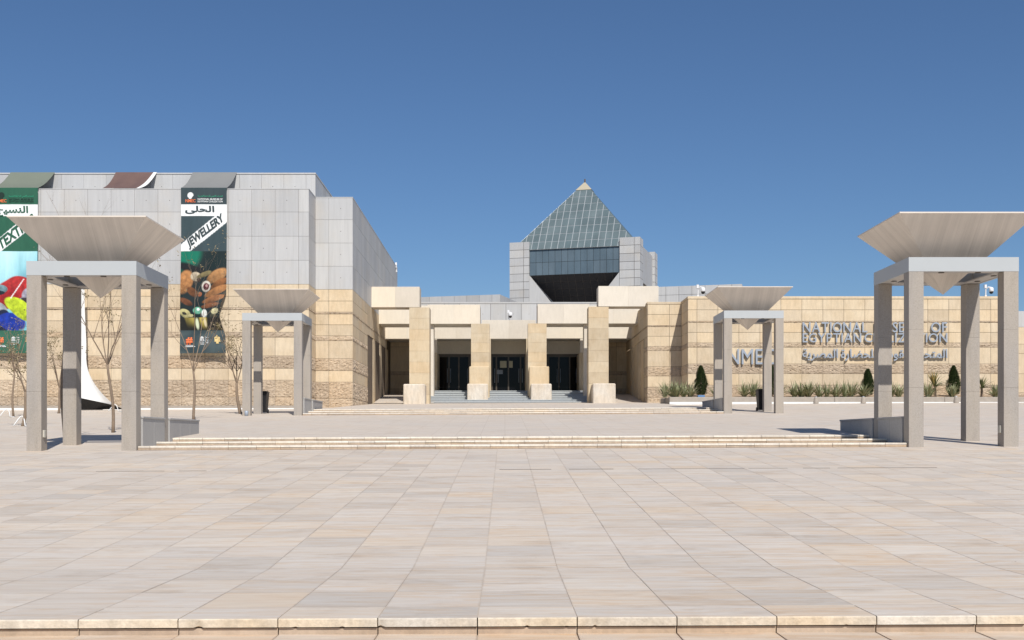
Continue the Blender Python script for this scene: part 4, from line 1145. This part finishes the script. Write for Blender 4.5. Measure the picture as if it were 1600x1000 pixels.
for bn, word, ar, mdark, mid_, sh in ((bj, 'JEWELLERY', 'الحلى', 'dark_print', 'white_print', shape_j), (bt, 'TEXTILES', 'النسيج', 'green_print', 'black_print', shape_t)):
    k = math.atan(.83)
    put_text(bn, T(word, mdark, .038), 0, 1, 0, 1, None, sh, ((.195, 1.375), (.775, -.61), (-.085, -.215)))
    put_text(bn, T(arabic(ar), mdark, .03), .09 if bn is bj else .08, .73 if bn is bj else .79, .40, .575 if bn is bj else .63, None, sh)
    put_text(bn, T('NMEC', 'orange_print', .02), .10, .32, .255, .325, None, sh)
    put_text(bn, T('NATIONAL MUSEUM OF', mid_, .02), .37, .91, .235, .275, None, sh)
    put_text(bn, T('EGYPTIAN CIVILIZATION', mid_, .02), .37, .91, .287, .325, None, sh)
    put_text(bn, T(' '.join(arabic(w_) for w_ in ('المصرية', 'للحضارة', 'القومي', 'المتحف')), 'teal_print', .02), .37, .91, .165, .22, None, sh)
    put_text(bn, T('#', 'orange_print', .05), .13, .28, 3.27, 3.43, None, sh)
    # head emblem above NMEC : disc of rings
    def flat(pts, fcs, mat):
        vv = []
        for u, v_ in pts:
            dx, dy = sh(u, v_/RAT); vv.append((u*WB+dx, dy-.025, -v_*WB))
        link('emblem', mesh('emblem', vv, fcs, mat), bn)
    def rect(u0, u1, v0, v1, mat): flat([(u0, v1), (u1, v1), (u1, v0), (u0, v0)], [(0, 1, 2, 3)], mat)
    n = 14; pts = [(.21, .175)]+[(.21+.068*math.cos(2*math.pi*i/n)*(1 if i < 9 else .62), .175-.075*math.sin(2*math.pi*i/n)) for i in range(n)]
    flat(pts, [(0, 1+(i+1) % n, 1+i) for i in range(n)], mid_)
    rect(.175, .225, .225, .248, mid_)
    rect(.11, .34, 3.47, 3.485, 'white_print'); rect(.13, .32, 3.445, 3.455, 'white_print')
    for i in range(4): rect(.455+i*.022, .467+i*.022, 3.29, 3.335, 'white_print')
    flat([(.44, 3.285), (.545, 3.285), (.4925, 3.25)], [(0, 1, 2)], 'white_print'); rect(.44, .545, 3.34, 3.35, 'white_print')
    for v_ in (3.375, 3.40, 3.425): rect(.445, .54, v_, v_+.008, 'white_print')
    for v_ in (3.27, 3.31, 3.35, 3.39): rect(.585, .63, v_, v_+.012, 'white_print')
    rect(.568, .572, 3.25, 3.44, 'white_print')
    flat([(.76, 3.27), (.80, 3.25), (.82, 3.215), (.84, 3.25), (.88, 3.27), (.88, 3.37), (.84, 3.35), (.85, 3.41), (.79, 3.41), (.80, 3.35), (.76, 3.37)],
         [(10, 9, 6, 5), (10, 5, 4, 0), (0, 4, 3, 1), (1, 3, 2), (9, 8, 7, 6)], 'gold_print')

# remnant of a third banner on the parapet and fallen white sheet
v = []; f = []; n = 10
for i in range(n+1):
    s = i/n
    for k in range(13):
        u = k/12; x = PX(160, YF)+u*2.42*(.82+.18*s)+.12*(1-s)*u
        v.append((x, YF-.02+(YS-YF)*s, ZT+.03+(ZTOP-ZT)*s-.18*math.sin(math.pi*s)*(1+.4*math.sin(u*13))))
for i in range(n):
    for k in range(12): a = i*13+k; f.append((a, a+1, a+14, a+13))
mi = [1 if (q % 12) >= 11 else 0 for q in range(len(f))]
rem = thing('banner_remnant', 'crumpled brown banner remnant draped over the roof parapet', 'banner', (0, 0, 0))
link('cloth', mesh('banner_remnant', v, f, ['strip_brown', 'white'], True, mi), rem)
v = []; f = []; n = 26; YW = 64.4
for i in range(n+1):
    s = i/n; y = 425+(634-425)*s
    xr = 131+4*smooth(.2, .7, s)+50*max(0, (s-.62)/.38)**2.0; xl = 106+6*s
    if s > .88: y = 425+209*.88+(s-.88)/.12*209*.12
    for k in range(9):
        u = k/8; yy = y+(0 if s < .6 else -16*(1-u)*((s-.6)/.4)**1.5)
        Yd = YW-.5*smooth(.5, 1, s)+.12*math.sin(u*7+s*3)
        v.append((PX(xl+(xr-xl)*u, YW), Yd, PZ(yy, YW)))
for i in range(n):
    for k in range(8): a = i*9+k; f.append((a, a+9, a+10, a+1))
fs = thing('fallen_sheet', 'white banner cloth hanging loose to the ground behind near left pavilion', 'banner', (0, 0, 0))
link('cloth', mesh('sheet_cloth', v, f, 'white', True), fs)
v2 = []; f2 = []
for k in range(9):
    u = k/8; x, y, z = v[n*9+k]; v2 += [(x, y-.03, z), (x, y+.5, zout(x, y)+.06)]
v2 += [(PX(190, YW), YW-.3, zout(-20, YW)+.10), (PX(192, YW), YW+.3, zout(-20, YW)+.04)]
for k in range(9): a = k*2; f2.append((a, a+1, a+3, a+2))
link('dark_underside', mesh('dark_underside', v2, f2, 'black_plastic'), fs)

# ------------------------------------------------------------------ security cameras
def cctv(label, px, py, Y, flip=1):
    z = PZ(py, Y); t = thing('security_camera', label, 'camera', (PX(px, Y), Y, z), 0, 'white dome security cameras')
    mb = MB(); mb.box(-.06, .06, -.05, .05, -.05, .05); mb.tube([(0, 0, 0), (0, -.02, .42), (flip*.12, -.12, .56), (flip*.30, -.16, .52)], .042, 8); mb.build('bracket', 'camera_white', t)
    mb = MB(); mb.tube([(flip*.30, -.16, .55), (flip*.30, -.16, .50), (flip*.30, -.16, .30), (flip*.30, -.16, .26)], [.05, .13, .15, .13], 12); mb.build('housing', 'camera_white', t, True)
    mb = MB(); mb.tube([(flip*.30, -.16, .26), (flip*.30, -.16, .20), (flip*.30, -.16, .14), (flip*.30, -.16, .11)], [.125, .12, .085, .02], 12); mb.build('dome', 'black_plastic', t, True)
    mb = MB(); mb.box(-.10, .04, -.10, .06, .50, .72); mb.build('junction_box', 'camera_white', t)
cctv('white dome security camera on wall top left of far right pavilion', 1090.5, 462.5, YR+.2)
cctv('white dome security camera on wall top inside near right pavilion frame', 1540, 462.5, YR+.2)
cctv('white dome security camera above the middle of the entrance', 795, 499.5, Y3+.3, .4)
cctv('security camera on the far roof corner of the left wing', 619.5, 424, 95.5, -.4)

# ------------------------------------------------------------------ bare trees
def tree(label, px, Y, trunk_h, H, nlimb, spread, r0, seed, leaves=40, lean=0, bushy=False, cat='tree'):
    random.seed(seed); X = PX(px, Y); z = zout(X, Y)
    t = thing('bare_tree', label, cat, (X, Y, z), 0, 'leafless young trees on the plaza')
    tr = MB(); br = MB(); lf = MB()
    pts = []; n = 8
    ph = random.uniform(0, 6)
    for i in range(n+1):
        s = i/n; pts.append((lean*s+.035*math.sin(s*5+ph)*trunk_h*.5, .03*math.sin(s*4+ph+1), -.05+trunk_h*s))
    tr.tube(pts, [r0*(1-.35*i/n) for i in range(n+1)], 8); tr.build('trunk', 'bark', t, True)
    top = Vector(pts[-1])
    def leaf(p):
        d = Vector((random.uniform(-1, 1), random.uniform(-1, 1), random.uniform(-1, .3))).normalized(); s_ = d.orthogonal().normalized()*random.uniform(.014, .03); L = random.uniform(.06, .13)
        lf.add([tuple(p), tuple(p+d*L*.5+s_), tuple(p+d*L), tuple(p+d*L*.5-s_)], [(0, 1, 2, 3)])
    def grow(p, d, L, r, depth):
        n_ = 7; q = [Vector(p)]; dd = d.normalized(); rr = [r]
        for i in range(n_):
            dd = (dd+Vector((random.gauss(0, .07), random.gauss(0, .07), random.gauss(.03, .05)))).normalized()
            q.append(q[-1]+dd*L/n_); rr.append(r*(1-.78*(i+1)/n_))
        br.tube([tuple(x) for x in q], rr, 5 if depth else 6, 0, False)
        if depth < 3:
            k = (4 if depth == 0 else 3 if depth == 1 else 2)
            for _ in range(k):
                i = random.randint(2, n_-1)
                side = Vector((random.gauss(0, 1), random.gauss(0, 1), random.uniform(.0, .9))).normalized()
                nd = (dd*.75+side*(.6 if not bushy else .85)).normalized()
                grow(q[i], nd, L*random.uniform(.32, .6), rr[i]*.62, depth+1)
        if depth >= 2 and random.random() < leaves/100:
            for _ in range(random.randint(2, 6)): leaf(q[random.randint(3, n_)]+Vector((random.gauss(0, .05), random.gauss(0, .05), random.gauss(0, .05))))
    for i in range(nlimb):
        az = 2*math.pi*(i+random.uniform(-.25, .25))/nlimb; tl = spread*random.uniform(.55, 1.15)
        d = Vector((math.cos(az)*math.sin(tl), math.sin(az)*math.sin(tl), math.cos(tl)))
        grow(top-Vector((0, 0, random.uniform(0, .1))), d, (H-trunk_h)*random.uniform(.75, 1.1), r0*.42, 0)
    br.build('branches', 'bark', t, True)
    if lf.v: lf.build('leaves', 'dryleaf', t)
tree('bare sapling forked low, standing left of the near left pavilion', 21, 52, 2.1, 4.6, 4, .34, .055, 11, 25)
tree('gnarled leafy shrub stump beside the left leg of near left pavilion', 36, 42.3, 1.3, 3.0, 4, .5, .075, 23, 70, .12, True)
tree('small leafy bare tree seen between left legs of near pavilion', 91, 57, 1.3, 3.6, 4, .45, .07, 31, 85, .1, True)
tree('tall slender bare tree touching the rear left leg of near pavilion', 99, 32.6, 3.1, 6.7, 3, .22, .05, 47, 0, .03)
tree('bare tree with V shaped fork, framed by the near left pavilion', 177, 37.2, 2.25, 5.6, 5, .44, .058, 52, 25, -.14)
tree('bare tree standing in front of the JEWELLERY banner', 304, 47.2, 2.05, 6.2, 4, .44, .062, 68, 25, -.05)
tree('twisted leafy tree next to the far left pavilion leg', 375, 54.6, 1.5, 4.0, 4, .38, .085, 71, 95, -.18, True)
random.seed(99)
def hose(label, px, Y, sp):
    X = PX(px, Y); mb = MB(); pts = []
    for i in range(15):
        s = i/14; x = X+sp*(s-.5); y = Y+.3*math.sin(s*5); pts.append((x, y, zout(x, y)+.02+.55*max(0, math.sin(s*math.pi*2.0))*(.5+.5*s)))
    mb.tube(pts, .022, 6); tag(mb.build('irrigation_hose', 'hose', None, True), label, 'hose')
hose('white irrigation hose looped at foot of the leftmost sapling', 13, 51.5, .8)
hose('white irrigation hose beside the gnarled shrub', 36, 42.0, .7)
hose('white irrigation hose below the fallen white sheet', 183, 60.5, .9)
